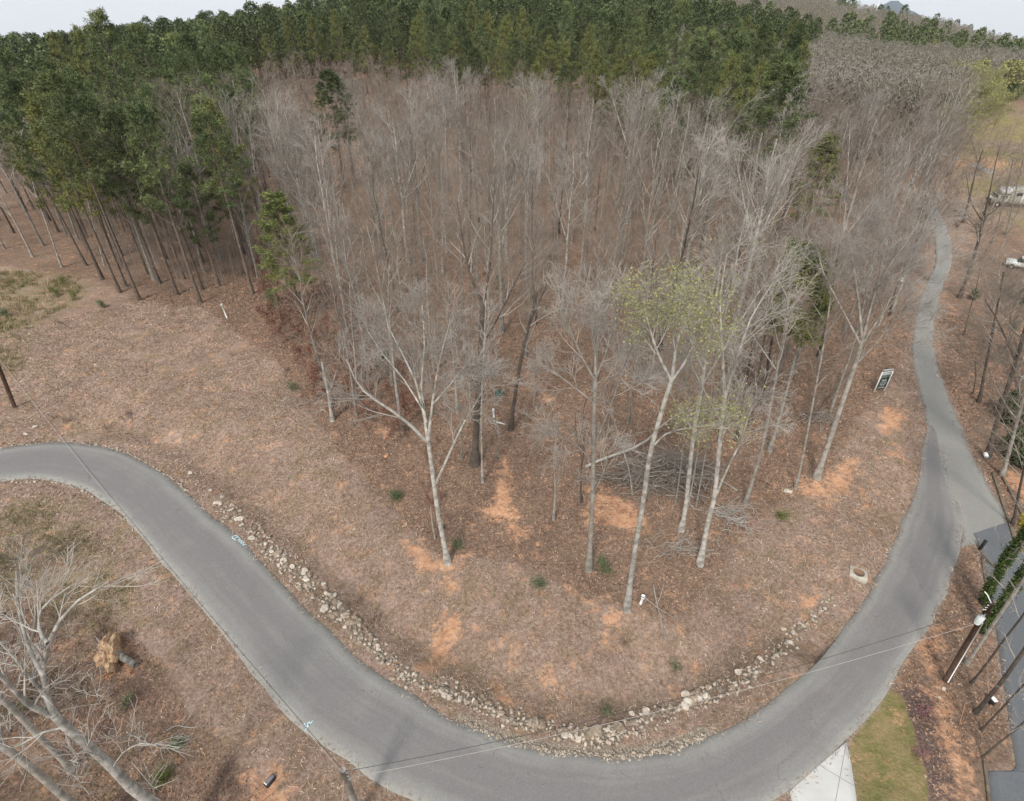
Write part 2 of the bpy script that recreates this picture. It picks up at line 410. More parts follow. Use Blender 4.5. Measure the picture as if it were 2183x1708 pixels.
GREEN = [wpoly([(-60, 590), (40, 590), (170, 600), (180, 640), (60, 720), (60, 800), (-60, 820)]),
         wpoly([(-60, 1080), (90, 1075), (220, 1150), (300, 1280), (230, 1330), (60, 1310), (-80, 1340)]),
         wpoly([(2000, 215), (2100, 235), (2400, 260), (2400, 560), (2120, 470), (2040, 430), (2010, 350)])]
MULCH = wpoly([(1908, 1462), (1940, 1470), (1968, 1450), (2000, 1530), (2020, 1610), (2040, 1720), (2050, 1800), (1988, 1800), (1974, 1652), (1944, 1541)])
GRAV = INNER
att = {}
def A0(): return np.zeros(X.shape)
leaf = soft(X, Y, LEAFP, 1.2)
for p in LEAF2: leaf = np.maximum(leaf, soft(X, Y, p, .8))
leaf = np.maximum(leaf, (Y > 200) * 1.0)
clay = A0()
for c in CLAY: clay = np.maximum(clay, soft(X, Y, wpoly(c), .55))
green = A0()
for p in GREEN: green = np.maximum(green, soft(X, Y, p, 2.5))
lawn = np.maximum(soft(X, Y, LAWN, .12), .8 * soft(X, Y, GREEN[2], 6) * sstep(.30, .55, fbm(X / 9, Y / 9, 55))); mulch = soft(X, Y, MULCH, .25)
gravel = np.where(roadd > -.3, np.exp(-(np.maximum(roadd, 0) / .16) ** 2), 0) * .55
# pale stones along the ditch and the inner edge of the bend
edge2 = smooth_line(Gs([(986, 1542), (1080, 1584), (1171, 1606), (1250, 1613), (1338, 1616), (1430, 1600), (1504, 1572)]), 4)
g2 = np.full(X.shape, 99.); g2[near] = segdist(X[near], Y[near], edge2)
gravel = np.maximum(gravel, 1.1 * np.exp(-(g2 / .45) ** 2))
ditch = np.where(inside, np.exp(-((dIn - 1.9) / .8) ** 2), 0) * (fbm(X / 2.2, Y / 2.2, 41) * 1.0) * sstep(-22, -12, X)
for n_, a_ in dict(leaf=leaf, clay=clay, green=green, lawn=lawn, mulch=mulch, gravel=gravel, ditch=ditch).items(): att[n_] = a_

def ground_mat():
    m = bpy.data.materials.new("ground_cover"); m.use_nodes = True; t = m.node_tree; L = t.links; b = t.nodes["Principled BSDF"]
    b.inputs["Roughness"].default_value = .95; b.inputs["Specular IOR Level"].default_value = .1
    tc = t.nodes.new("ShaderNodeTexCoord")
    def nz(scale, det=5, rough=.6, dist=0.0):
        n = t.nodes.new("ShaderNodeTexNoise"); n.inputs["Scale"].default_value = scale; n.inputs["Detail"].default_value = det
        n.inputs["Roughness"].default_value = rough; n.inputs["Distortion"].default_value = dist
        L.new(tc.outputs["Object"], n.inputs["Vector"]); return n.outputs[0]
    def ramp(src, stops):
        r = t.nodes.new("ShaderNodeValToRGB"); e = r.color_ramp.elements
        while len(e) < len(stops): e.new(.5)
        for i, (p, c) in enumerate(stops): e[i].position = p; e[i].color = (*c, 1)
        L.new(src, r.inputs[0]); return r.outputs[0]
    def at(n): a = t.nodes.new("ShaderNodeAttribute"); a.attribute_name = n; return a.outputs["Fac"]
    def math_(op, a, b_, cl=False):
        n = t.nodes.new("ShaderNodeMath"); n.operation = op; n.use_clamp = cl
        for i, v in enumerate((a, b_)):
            if isinstance(v, (int, float)): n.inputs[i].default_value = v
            else: L.new(v, n.inputs[i])
        return n.outputs[0]
    def mix(f, a, b_):
        n = t.nodes.new("ShaderNodeMix"); n.data_type = 'RGBA'
        L.new(f, n.inputs[0])
        for i, v in ((6, a), (7, b_)):
            if isinstance(v, tuple): n.inputs[i].default_value = (*v, 1)
            else: L.new(v, n.inputs[i])
        return n.outputs[2]
    def rag(a, amt, noise, gain=3.0):   # ragged threshold of a soft mask
        x = math_('ADD', a, math_('MULTIPLY', math_('SUBTRACT', noise, .5), amt))
        return math_('ADD', math_('MULTIPLY', math_('SUBTRACT', x, .5), gain), .5, True)
    fine = nz(5.5, 8, .80); mid = nz(2.6, 5, .62, .6); big = nz(.22, 4, .55); blot = nz(.75, 4, .6, .8)
    grass = ramp(fine, [(.34, (.185, .124, .094)), (.47, (.30, .208, .160)), (.53, (.365, .260, .203)), (.66, (.48, .36, .29))])
    grass2 = ramp(fine, [(.35, (.155, .107, .070)), (.50, (.275, .190, .130)), (.65, (.42, .305, .22))])
    grass = mix(math_('MULTIPLY', math_('SUBTRACT', blot, .40), 4.5, True), grass, grass2)
    weed = ramp(nz(11, 5, .7), [(.35, (.12, .095, .052)), (.6, (.24, .195, .115))])
    grass = mix(math_('MULTIPLY', math_('SUBTRACT', nz(.5, 5, .7, 1.0), .56), 5, True), grass, weed)
    litter = ramp(nz(5, 9, .84), [(.36, (.085, .054, .038)), (.46, (.21, .135, .090)), (.54, (.30, .198, .134)), (.65, (.46, .325, .23))])
    litter2 = ramp(nz(7, 8, .82), [(.35, (.082, .056, .044)), (.5, (.205, .142, .107)), (.66, (.38, .275, .21))])
    litter = mix(math_('MULTIPLY', math_('SUBTRACT', mid, .36), 3.4, True), litter, litter2)
    col = mix(rag(at("leaf"), .9, blot), grass, litter)
    greenc = ramp(nz(7, 5, .7), [(.35, (.15, .125, .060)), (.6, (.33, .285, .155))])
    col = mix(math_('MULTIPLY', rag(at("green"), 2.6, blot, 2), .38), col, greenc)
    mul = ramp(nz(20, 5, .75), [(.33, (.075, .050, .042)), (.55, (.18, .125, .105)), (.7, (.27, .20, .165))])
    col = mix(rag(at("mulch"), .3, mid), col, mul)
    lawnc = mix(math_('MULTIPLY', math_('SUBTRACT', nz(1.1, 4, .6), .42), 5, True), ramp(fine, [(.3, (.22, .165, .075)), (.7, (.36, .285, .145))]), ramp(fine, [(.3, (.135, .130, .045)), (.7, (.25, .225, .09))]))
    col = mix(rag(at("lawn"), .2, mid, 4), col, lawnc)
    clayc = ramp(nz(3.5, 6, .65), [(.3, (.40, .20, .115)), (.5, (.60, .33, .19)), (.7, (.70, .44, .28))])
    col = mix(math_('MULTIPLY', rag(at("clay"), 5.0, nz(1.3, 9, .78), 1.9), .92), col, clayc)
    grc = ramp(nz(22, 3, .8), [(.38, (.12, .09, .062)), (.5, (.33, .27, .20)), (.60, (.58, .52, .43))])
    col = mix(rag(at("gravel"), 1.1, nz(9, 4, .8), 3.0), col, grc)
    col = mix(math_('MULTIPLY', rag(at("ditch"), 1.0, mid, 2), .75), col, ramp(nz(14, 5, .8), [(.35, (.075, .055, .036)), (.55, (.175, .13, .088)), (.66, (.33, .27, .2))]))
    # broad tone
    mr = t.nodes.new("ShaderNodeMapRange"); mr.inputs[1].default_value = .3; mr.inputs[2].default_value = .7; mr.inputs[3].default_value = .84; mr.inputs[4].default_value = 1.16
    L.new(big, mr.inputs[0]); vm = t.nodes.new("ShaderNodeVectorMath"); vm.operation = 'SCALE'; L.new(col, vm.inputs[0]); L.new(mr.outputs[0], vm.inputs[3])
    L.new(vm.outputs[0], b.inputs["Base Color"])
    bp = t.nodes.new("ShaderNodeBump"); bp.inputs["Strength"].default_value = .9; bp.inputs["Distance"].default_value = .12
    hs = math_('ADD', fine, math_('MULTIPLY', mid, 1.5)); L.new(hs, bp.inputs["Height"]); L.new(bp.outputs[0], b.inputs["Normal"])
    return m

jj, ii = np.meshgrid(np.arange(shp[0] - 1), np.arange(shp[1] - 1), indexing='ij'); a = (jj * shp[1] + ii).ravel()
ground = new_obj("ground", np.stack([X, Y, Z], 1), [np.stack([a, a + 1, a + 1 + shp[1], a + shp[1]], 1)], ground_mat(), smooth=True)
for n_, v_ in att.items():
    at_ = ground.data.attributes.new(n_, 'FLOAT', 'POINT'); at_.data.foreach_set("value", v_.astype(np.float32))
meta(ground, kind="structure")

def asphalt(name, c1, c2, streak=.10, edge=.55, crack=.35):
    m = bpy.data.materials.new(name); m.use_nodes = True; t = m.node_tree; L = t.links; b = t.nodes["Principled BSDF"]
    b.inputs["Roughness"].default_value = .9; b.inputs["Specular IOR Level"].default_value = .25
    uv = t.nodes.new("ShaderNodeUVMap"); tc = t.nodes.new("ShaderNodeTexCoord")
    mp = t.nodes.new("ShaderNodeMapping"); mp.inputs["Scale"].default_value = (.10, 9, 1); L.new(uv.outputs[0], mp.inputs[0])
    n1 = t.nodes.new("ShaderNodeTexNoise"); n1.inputs["Scale"].default_value = 1.0; n1.inputs["Detail"].default_value = 4; L.new(mp.outputs[0], n1.inputs["Vector"])
    n2 = t.nodes.new("ShaderNodeTexNoise"); n2.inputs["Scale"].default_value = 16; n2.inputs["Detail"].default_value = 3; L.new(tc.outputs["Object"], n2.inputs["Vector"])
    n3 = t.nodes.new("ShaderNodeTexNoise"); n3.inputs["Scale"].default_value = .7; n3.inputs["Detail"].default_value = 5; L.new(tc.outputs["Object"], n3.inputs["Vector"])
    sx = t.nodes.new("ShaderNodeSeparateXYZ"); L.new(uv.outputs[0], sx.inputs[0])
    def mt(op, a, b_, cl=False):
        n = t.nodes.new("ShaderNodeMath"); n.operation = op; n.use_clamp = cl
        for i, v in enumerate((a, b_)):
            if isinstance(v, (int, float)): n.inputs[i].default_value = v
            else: L.new(v, n.inputs[i])
        return n.outputs[0]
    e = mt('MULTIPLY', mt('ABSOLUTE', mt('SUBTRACT', sx.outputs[1], .5), 0), 2.0)       # 0 centre, 1 edge: dust gathers at the edges
    e = mt('ADD', mt('MULTIPLY', mt('POWER', e, 3.0), edge), mt('MULTIPLY', mt('SUBTRACT', n1.outputs[0], .5), 1.3 * streak * 5))
    e = mt('ADD', e, mt('MULTIPLY', mt('SUBTRACT', n3.outputs[0], .5), .5), True)
    mx = t.nodes.new("ShaderNodeMix"); mx.data_type = 'RGBA'; L.new(e, mx.inputs[0]); mx.inputs[6].default_value = (*c1, 1); mx.inputs[7].default_value = (*c2, 1)
    mr = t.nodes.new("ShaderNodeMapRange"); mr.inputs[1].default_value = .3; mr.inputs[2].default_value = .7; mr.inputs[3].default_value = .90; mr.inputs[4].default_value = 1.10; L.new(n2.outputs[0], mr.inputs[0])
    vm = t.nodes.new("ShaderNodeVectorMath"); vm.operation = 'SCALE'; L.new(mx.outputs[2], vm.inputs[0]); L.new(mr.outputs[0], vm.inputs[3])
    L.new(vm.outputs[0], b.inputs["Base Color"])
    # cracks and faint clay smears
    vo = t.nodes.new("ShaderNodeTexVoronoi"); vo.feature = 'DISTANCE_TO_EDGE'; vo.inputs["Scale"].default_value = .30
    nd = t.nodes.new("ShaderNodeTexNoise"); nd.inputs["Scale"].default_value = 2.2; nd.inputs["Detail"].default_value = 5; L.new(tc.outputs["Object"], nd.inputs["Vector"])
    va = t.nodes.new("ShaderNodeVectorMath"); va.operation = 'MULTIPLY_ADD'; L.new(nd.outputs[1], va.inputs[0]); va.inputs[1].default_value = (.9, .9, 0); L.new(tc.outputs["Object"], va.inputs[2]); L.new(va.outputs[0], vo.inputs["Vector"])
    ck = mt('MULTIPLY', mt('LESS_THAN', vo.outputs["Distance"], .0028), mt('GREATER_THAN', n3.outputs[0], .52))
    mc = t.nodes.new("ShaderNodeMix"); mc.data_type = 'RGBA'; L.new(mt('MULTIPLY', ck, crack), mc.inputs[0]); L.new(vm.outputs[0], mc.inputs[6]); mc.inputs[7].default_value = (.07, .065, .06, 1)
    n5 = t.nodes.new("ShaderNodeTexNoise"); n5.inputs["Scale"].default_value = .42; n5.inputs["Detail"].default_value = 7; n5.inputs["Roughness"].default_value = .7; L.new(tc.outputs["Object"], n5.inputs["Vector"])
    ms = t.nodes.new("ShaderNodeMix"); ms.data_type = 'RGBA'; L.new(mt('MULTIPLY', mt('SUBTRACT', n5.outputs[0], .62), 2.2, True), ms.inputs[0]); L.new(mc.outputs[2], ms.inputs[6]); ms.inputs[7].default_value = (.40, .28, .19, 1)
    L.new(ms.outputs[2], b.inputs["Base Color"])
    bp = t.nodes.new("ShaderNodeBump"); bp.inputs["Strength"].default_value = .3; bp.inputs["Distance"].default_value = .02; L.new(n2.outputs[0], bp.inputs["Height"]); L.new(bp.outputs[0], b.inputs["Normal"])
    return m

def sheet(name, key, m, lift, nc=9, thick=.12):
    A, B = ROADS[key]; n = len(A); t = np.linspace(0, 1, nc)
    P = A[:, None, :] * (1 - t)[None, :, None] + B[:, None, :] * t[None, :, None]
    P = P.reshape(-1, 2); z = base_h(P[:, 0], P[:, 1]) + lift
    V = np.column_stack([P, z]); i, j = np.meshgrid(np.arange(n - 1), np.arange(nc - 1), indexing='ij'); a = (i * nc + j).ravel()
    F = np.stack([a, a + nc, a + nc + 1, a + 1], 1)
    # skirts
    k = len(V); out = np.concatenate([np.arange(n) * nc, np.arange(n) * nc + nc - 1]); V = np.vstack([V, V[out] - [0, 0, thick]])
    r = np.arange(n - 1); F2 = np.vstack([np.stack([r * nc, k + r, k + r + 1, (r + 1) * nc], 1), np.stack([r * nc + nc - 1, (r + 1) * nc + nc - 1, k + n + r + 1, k + n + r], 1)])
    o = new_obj(name, V, [np.vstack([F, F2])], m)
    # flip to face up if needed
    C = (A + B) / 2; s = np.concatenate([[0], np.cumsum(np.linalg.norm(np.diff(C, axis=0), axis=1))])
    uvv = np.zeros((len(V), 2)); uvv[:k, 0] = np.repeat(s, nc); uvv[:k, 1] = np.tile(t, n); uvv[k:, 0] = np.tile(s, 2); uvv[k:, 1] = np.repeat([0, 1], n)
    uvl = o.data.uv_layers.new(name="UVMap"); li = np.zeros(len(o.data.loops), np.int32); o.data.loops.foreach_get("vertex_index", li); uvl.data.foreach_set("uv", uvv[li].astype(np.float32).ravel())
    meta(o, kind="structure"); return o
sheet("old_road", "old", asphalt("asphalt_old", (.25, .240, .215), (.32, .312, .28), .10, .45), .022)
sheet("road", "main", asphalt("asphalt_new", (.182, .171, .164), (.32, .310, .275), .11, .85), .038)
sheet("driveway", "drive", asphalt("asphalt_drive", (.125, .130, .135), (.19, .19, .185), .08, .4), .030)
def conc_mat():
    m = mat("concrete_pale", (.55, .54, .50), col2=(.48, .465, .43), scale=1.3, bump=.1); t = m.node_tree; b = t.nodes["Principled BSDF"]
    src = b.inputs["Base Color"].links[0].from_socket; tc = t.nodes.new("ShaderNodeTexCoord"); mp = t.nodes.new("ShaderNodeMapping"); mp.inputs["Rotation"].default_value = (0, 0, .62); t.links.new(tc.outputs["Object"], mp.inputs[0])
    br = t.nodes.new("ShaderNodeTexBrick"); br.offset = 0; br.inputs["Scale"].default_value = 1; br.inputs["Brick Width"].default_value = 2.4; br.inputs["Row Height"].default_value = 2.4; br.inputs["Mortar Size"].default_value = .012
    br.inputs["Color1"].default_value = (1, 1, 1, 1); br.inputs["Color2"].default_value = (.95, .95, .95, 1); br.inputs["Mortar"].default_value = (.45, .43, .40, 1); t.links.new(mp.outputs[0], br.inputs["Vector"])
    mx = t.nodes.new("ShaderNodeMix"); mx.data_type = 'RGBA'; mx.blend_type = 'MULTIPLY'; mx.inputs[0].default_value = 1; t.links.new(src, mx.inputs[6]); t.links.new(br.outputs[0], mx.inputs[7]); t.links.new(mx.outputs[2], b.inputs["Base Color"]); return m
sheet("concrete_driveway", "concrete", conc_mat(), .046, thick=.15)
sheet("gravel_road", "far", mat("gravel_pale", (.36, .34, .31), col2=(.26, .24, .215), scale=1.2), .10)
# ---------------------------------------------------------------- tree growth
def unit(v): return v / (np.linalg.norm(v, axis=-1, keepdims=True) + 1e-9)

def along(P, R, t):
    """points, radii, tangents at parameter t (N,c) of polylines P (N,k,3)"""
    N, k, _ = P.shape; f = t * (k - 1); i = np.clip(f.astype(int), 0, k - 2); u = (f - i)[..., None]
    n = np.arange(N)[:, None]
    a, b = P[n, i], P[n, i + 1]
    return a * (1 - u) + b * u, R[n, i] * (1 - u[..., 0]) + R[n, i + 1] * u[..., 0], unit(b - a)

def sprout(P, R, c, t0, t1, ang, L, up, k, rng, rs=.6, tip=.25, wob=.18, golden=False, bias=1.0, minr=.004):
    """c children on each polyline"""
    N = len(P)
    t = t0 + (t1 - t0) * (np.arange(c)[None, :] + rng.random((N, c))) / c
    p, r, T = along(P, R, t)
    rv = rng.normal(size=(N, c, 3)); perp = unit(np.cross(T, rv))
    if golden:
        az = (np.arange(c) * 2.4)[None, :] + rng.random((N, c)) * .7 + rng.random((N, 1)) * 6
        h = np.stack([np.cos(az), np.sin(az), az * 0], -1); perp = unit(h - (h * T).sum(-1, keepdims=True) * T)
    an = np.radians(rng.uniform(ang[0], ang[1], (N, c)))[..., None]
    d = unit(np.cos(an) * T + np.sin(an) * perp)
    rel = (t - t0) / (t1 - t0 + 1e-9)
    ln = rng.uniform(L[0], L[1], (N, c)) * (1 - .55 * rel ** bias)
    pts = [p]
    for i in range(k - 1):
        pts.append(pts[-1] + d * (ln / (k - 1))[..., None])
        d = unit(d + np.array([0, 0, up]) / (k - 1) + rng.normal(size=d.shape) * wob)
    Q = np.stack(pts, 2).reshape(N * c, k, 3)
    rr = np.maximum(r * rs, minr)[..., None] * np.linspace(1, tip, k)
    return Q, np.maximum(rr.reshape(N * c, k), minr * .7)

def join(parts):
    V = []; Q = []; n = 0
    for P, R, s in parts:
        if len(P) == 0: continue
        v, q = tubes(P, R, s); V.append(v); Q.append(q + n); n += len(v)
    return np.vstack(V), np.vstack(Q)

def leader(H, r0, rng, k=9, wob=.25, lean=(0, 0), top=.96):
    z = np.linspace(-.25, H * top, k); x = np.cumsum(rng.normal(size=k) * wob) * z.clip(0) / H * .5; y = np.cumsum(rng.normal(size=k) * wob) * z.clip(0) / H * .5
    x = x + lean[0] * z; y = y + lean[1] * z
    P = np.stack([x, y, z], 1)[None]; R = (r0 * (1 - .82 * (z.clip(0) / H)) * np.where(z < .2, 1.5, 1))[None]
    return P, R

def bare_arrays(seed, H=15, r0=.16, cb=.42, n1=13, L1=(3.2, 5.2), a1=(22, 48), n2=7, n3=4, n4=0, up=.35, forks=0, tw=.0115):
    rng = np.random.default_rng(seed); P0, R0 = leader(H, r0, rng)
    if forks:
        Pf, Rf = sprout(P0, R0, forks, .38, .55, (12, 22), (H * .5, H * .58), .25, 6, rng, rs=.75, tip=.15, wob=.05, golden=True, bias=9)
    P1, R1 = sprout(P0, R0, n1, cb, .97, a1, L1, up, 5, rng, rs=.5, tip=.25, wob=.1, golden=True, bias=1.2, minr=.016)
    br = [(P1, R1, 4)]
    if forks:
        P1b, R1b = sprout(Pf, Rf, 7, .2, .97, a1, (L1[0] * .6, L1[1] * .7), up, 5, rng, rs=.5, tip=.25, wob=.1, minr=.016)
        br += [(P1b, R1b, 4)]; P1 = np.vstack([P1, P1b]); R1 = np.vstack([R1, R1b])
    P2, R2 = sprout(P1, R1, n2, .22, .98, (22, 52), (1.2, 2.3), .25, 4, rng, rs=.6, tip=.4, wob=.12, minr=tw)
    P3, R3 = sprout(P2, R2, n3, .2, .98, (20, 55), (.6, 1.25), .15, 3, rng, rs=.7, tip=.5, wob=.12, minr=tw * .8)
    br += [(P2, R2, 3), (P3, R3, 3)]
    if n4:
        P4, R4 = sprout(P3, R3, n4, .3, .98, (20, 55), (.35, .7), .1, 2, rng, rs=.8, tip=.6, minr=tw * .7); br.append((P4, R4, 3))
    trunk = [(P0, R0, 8)]
    if forks: trunk.append((Pf, Rf, 6))
    nl = sum(len(a) * (a.shape[1] - 1) * s for a, b, s in br[:-(3 if n4 else 2)]) + len(P2) * 0
    return join(trunk), join(br), (P2, P3), nl

def blades(C, n, size, wid, rng, spread, flat=0.0):
    """n little leaf-like triangles around each centre"""
    K = len(C); c = np.repeat(C, n, 0) + rng.normal(size=(K * n, 3)) * spread
    d = unit(rng.normal(size=(K * n, 3)) * [1, 1, 1 - flat * .7]); s = unit(np.cross(d, rng.normal(size=d.shape)))
    L = size * rng.uniform(.6, 1.3, (K * n, 1)); W = wid * rng.uniform(.6, 1.3, (K * n, 1))
    V = np.stack([c - s * W - d * L * .4, c + s * W - d * L * .4, c + d * L * .6], 1).reshape(-1, 3)
    return V, np.arange(len(V)).reshape(-1, 3)

def needles(C, n, rad, L, W, rng):
    """tufts: needle sprays radiating from each centre, lifted upward"""
    K = len(C); d = unit(rng.normal(size=(K, n, 3)) + [0, 0, .45])
    c = C[:, None, :] + d * rad * rng.uniform(.1, .9, (K, n, 1))
    s = unit(np.cross(d, rng.normal(size=d.shape)))
    l = L * rng.uniform(.6, 1.2, (K, n, 1)); w_ = W * rng.uniform(.6, 1.3, (K, n, 1))
    V = np.stack([c - s * w_, c + s * w_, c + d * l], 2).reshape(-1, 3)
    return V, np.arange(len(V)).reshape(-1, 3)

def pine_arrays(seed, H=16, r0=.17, cb=.5, W=2.7, nb=46, dens=1.0, nn=9, shape=1.0, tuft=.36):
    rng = np.random.default_rng(seed); P0, R0 = leader(H, r0, rng, wob=.12, top=.98)
    t = cb + (1 - cb) * (np.arange(nb) + rng.random(nb)) / nb; t = np.minimum(t, .995)
    p, r, T = along(P0, R0, t[None]); p = p[0]; r = r[0]
    rel = (t - cb) / (1 - cb)
    prof = np.clip(1 - rel ** (1.35 * shape), 0, 1) ** .75 * (.62 + .38 * np.clip(rel * 5, 0, 1))
    ln = W * prof * rng.uniform(.65, 1.15, nb) + .3
    az = np.arange(nb) * 2.4 + rng.random(nb)
    el = np.radians(-8 + 50 * rel + rng.normal(size=nb) * 8)
    d = np.stack([np.cos(az) * np.cos(el), np.sin(az) * np.cos(el), np.sin(el)], 1)
    pts = [p]
    for i in range(4): pts.append(pts[-1] + d * (ln / 4)[:, None]); d = unit(d + [0, 0, .12] + rng.normal(size=d.shape) * .12)
    B = np.stack(pts, 1); RB = np.maximum(.03 * ln / W, .012)[:, None] * np.linspace(1, .3, 5)
    P2, R2 = sprout(B, RB, 6, .3, 1.0, (25, 65), (.5, 1.1), .25, 3, rng, rs=.6, minr=.01)
    C = np.vstack([along(P2, R2, np.array([[.55, 1.0]] * len(P2)))[0].reshape(-1, 3), B[:, -1], along(B, RB, rng.uniform(.55, .95, (nb, 2)))[0].reshape(-1, 3), P0[0, -1:]])
    C = C[rng.random(len(C)) < dens]
    NV, NT = needles(C, nn, tuft * .55, tuft * .85, .034, rng)
    return join([(P0, R0, 7)]), join([(B, RB, 3)]), (NV, NT)

def combine(VQ, VT):
    V = np.vstack([VQ[0], VT[0]]); return V, [VQ[1], VT[1] + len(VQ[0])], np.concatenate([np.zeros(len(VQ[1]), int), np.ones(len(VT[1]), int)])

def make_bare(name, seed, bark="bark", twig="twig", leaves=None, label=None, **k):
    tr, br, (P2, P3), nl = bare_arrays(seed, **k)
    root = empty(name, (0, 0, 0)); root["kindrow"] = 1; del root["kindrow"]
    new_obj("trunk", tr[0], [tr[1]], M[bark], root, True)
    if leaves:
        rng = np.random.default_rng(seed + 5); C = P3[:, -1]; C = C[rng.random(len(C)) < leaves[1]]
        LV, LT = blades(C, leaves[2], .16, .06, rng, .16)
        V, F, mi = combine(br, (LV, LT)); new_obj("crown", V, F, None, root, mats=[M[twig], M[leaves[0]]], midx=mi)
    else:
        mi = np.zeros(len(br[1]), int); mi[:nl] = 1
        new_obj("crown", br[0], [br[1]], None, root, mats=[M[twig], M["limb"]], midx=mi)
    return root

def make_pine(name, seed, nd="needle", **k):
    tr, br, nv = pine_arrays(seed, **k); root = empty(name, (0, 0, 0))
    new_obj("trunk", tr[0], [tr[1]], M["bark_pine"], root, True)
    V, F, mi = combine(br, nv); new_obj("crown", V, F, None, root, mats=[M["bark_pine"], M[nd]], midx=mi)
    return root

def drop(root):
    for c in list(root.children): bpy.data.objects.remove(c)
    bpy.data.objects.remove(root)

def hw(x, y): return float(ground_z(x, y))

# ---------------------------------------------------------------- where the woods stand (bases, photo pixels)
ROADPOLYS = [POLYS[k] for k in POLYS]
def near_road(x, y, m):
    q = np.zeros(x.shape, bool)
    for P in ROADPOLYS: q |= inpoly(x, y, P) | (segdist(x, y, P, True) < m)
    return q

PINE_L = [(-300, 230), (560, 200), (590, 260), (575, 420), (545, 520), (545, 600), (430, 640), (300, 632), (200, 590), (130, 505), (75, 440), (60, 330), (-300, 300)]
WOODL = [(-400, 300), (50, 330), (65, 440), (110, 520), (60, 565), (-400, 560)]
PINE_R = [(-200, 60), (-200, 250), (560, 215), (640, 215), (760, 225), (870, 250), (1000, 275), (1200, 315), (1300, 370), (1420, 425), (1520, 480), (1600, 490), (1655, 340), (1665, 220), (1745, 120), (1770, 20), (1100, -60), (540, -60)]
WOOD = [(-300, 400), (60, 440), (130, 505), (200, 560), (300, 600), (430, 620), (545, 600), (600, 720), (640, 790), (720, 880), (800, 960), (930, 930), (1010, 900), (1060, 780), (1240, 800), (1290, 900), (1420, 960), (1560, 940), (1640, 900),
        (1760, 900), (1850, 740), (1925, 660), (1950, 560), (1985, 400), (2010, 300), (2130, 220), (2150, 130), (1960, 90), (1760, 60), (1745, 110), (1665, 220), (1655, 340), (1600, 490), (1520, 480), (1420, 425), (1300, 370), (1200, 315), (1000, 275), (870, 250), (760, 225), (640, 215), (590, 260), (560, 420), (300, 420), (100, 380), (-300, 300)]
def sample(poly, n_try, rmax, bmin, bmax, mind, rng, rmin=20, k=0.0, keep=None):
    """blue-noise bases inside a pixel polygon; spacing grows with distance"""
    out = []; cell = {}
    r = np.sqrt(rng.uniform(rmin ** 2, rmax ** 2, n_try)); b = np.radians(rng.uniform(bmin, bmax, n_try))
    x = r * np.sin(b); y = r * np.cos(b); z = ground_z(x, y)
    px, py = proj(x, y, z); ok = inpoly(px, py, [tuple(p) for p in poly]) & ~near_road(x, y, 2.0)
    if keep is not None: ok &= keep(x, y, px, py)
    x, y, z, px, py, r = [v[ok] for v in (x, y, z, px, py, r)]
    for i in range(len(x)):
        m = mind + k * r[i]; c = (int(x[i] // 12), int(y[i] // 12)); bad = False
        for dx in (-1, 0, 1):
            for dy in (-1, 0, 1):
                for (u, v) in cell.get((c[0] + dx, c[1] + dy), ()):
                    if (u - x[i]) ** 2 + (v - y[i]) ** 2 < m * m: bad = True; break
                if bad: break
            if bad: break
        if bad: continue
        cell.setdefault(c, []).append((x[i], y[i])); out.append((x[i], y[i], z[i], px[i], py[i], r[i]))
    return out

ORD = ["first", "second", "third", "fourth", "fifth", "sixth", "seventh", "eighth", "ninth", "tenth", "eleventh", "twelfth", "thirteenth", "fourteenth", "fifteenth", "sixteenth", "seventeenth", "eighteenth", "nineteenth", "twentieth"]
LABELQ = []
def label_rows(items, what, zones, group, cat):
    """items: (object, px, py, look). Name each by zone, look and its place in the row from the left"""
    b = {}
    for o, px, py, look in items:
        zn = next((n for n, f in zones if f(px, py)), zones[-1][0]); b.setdefault((zn, look), []).append((px, py, o))
    for (zn, look), L in b.items():
        L.sort(key=lambda q: q[0]); n = len(L); rows = max(1, -(-n // 18))
        if rows > 1:
            L.sort(key=lambda q: -q[1]); ch = -(-n // rows)
            parts = [sorted(L[i:i + ch], key=lambda q: q[0]) for i in range(0, n, ch)]
        else: parts = [L]
        for ri, prt in enumerate(parts):
            rn = "" if len(parts) == 1 else (", %s row" % (["nearest", "second", "third", "fourth", "fifth", "sixth", "seventh", "eighth", "ninth"][min(ri, 8)]))
            for i, (px, py, o) in enumerate(prt):
                pos = "" if len(prt) == 1 and not rn else ", %s from left%s" % (ORD[min(i, 19)], rn)
                lb = "%s %s %s%s" % (look, what, zn, pos)
                if len(lb.split()) > 16: lb = lb.replace("in the stand ", "").replace("in the belt ", "").replace(" row", "").replace("above the bare slope", "above bare slope")
                meta(o, lb, cat, group)

# pines
rng = np.random.default_rng(21)
PV = [make_pine("pine_tree", 100 + i, H=h, cb=c, W=w_, r0=.15, nb=nb, shape=s, nd=nd, nn=15, dens=.85)
      for i, (h, c, w_, nb, s, nd) in enumerate([(17, .52, 2.6, 40, 1.0, "needle"), (16, .48, 2.3, 36, 1.3, "needle"), (19, .58, 2.9, 40, .9, "needle"), (14.5, .42, 2.6, 44, 1.2, "needle"), (16.5, .50, 2.4, 36, 1.0, "needle_y"), (17.5, .55, 3.0, 44, .75, "needle")])]
PLOOK = ["tall dark", "slim dark", "broad dark", "bushy green", "yellowish green", "rounded dark"]
pl = sample(PINE_L, 60000, 150, -62, -15, 2.7, rng, k=.018)
pr = sample(PINE_R, 120000, 420, -50, 36, 2.6, rng, k=.020, rmin=60)
cand = sorted(pl + pr, key=lambda q: q[5]); print("PINES", len(pl), len(pr))
spare = cand[285:]; cand = cand[:285]
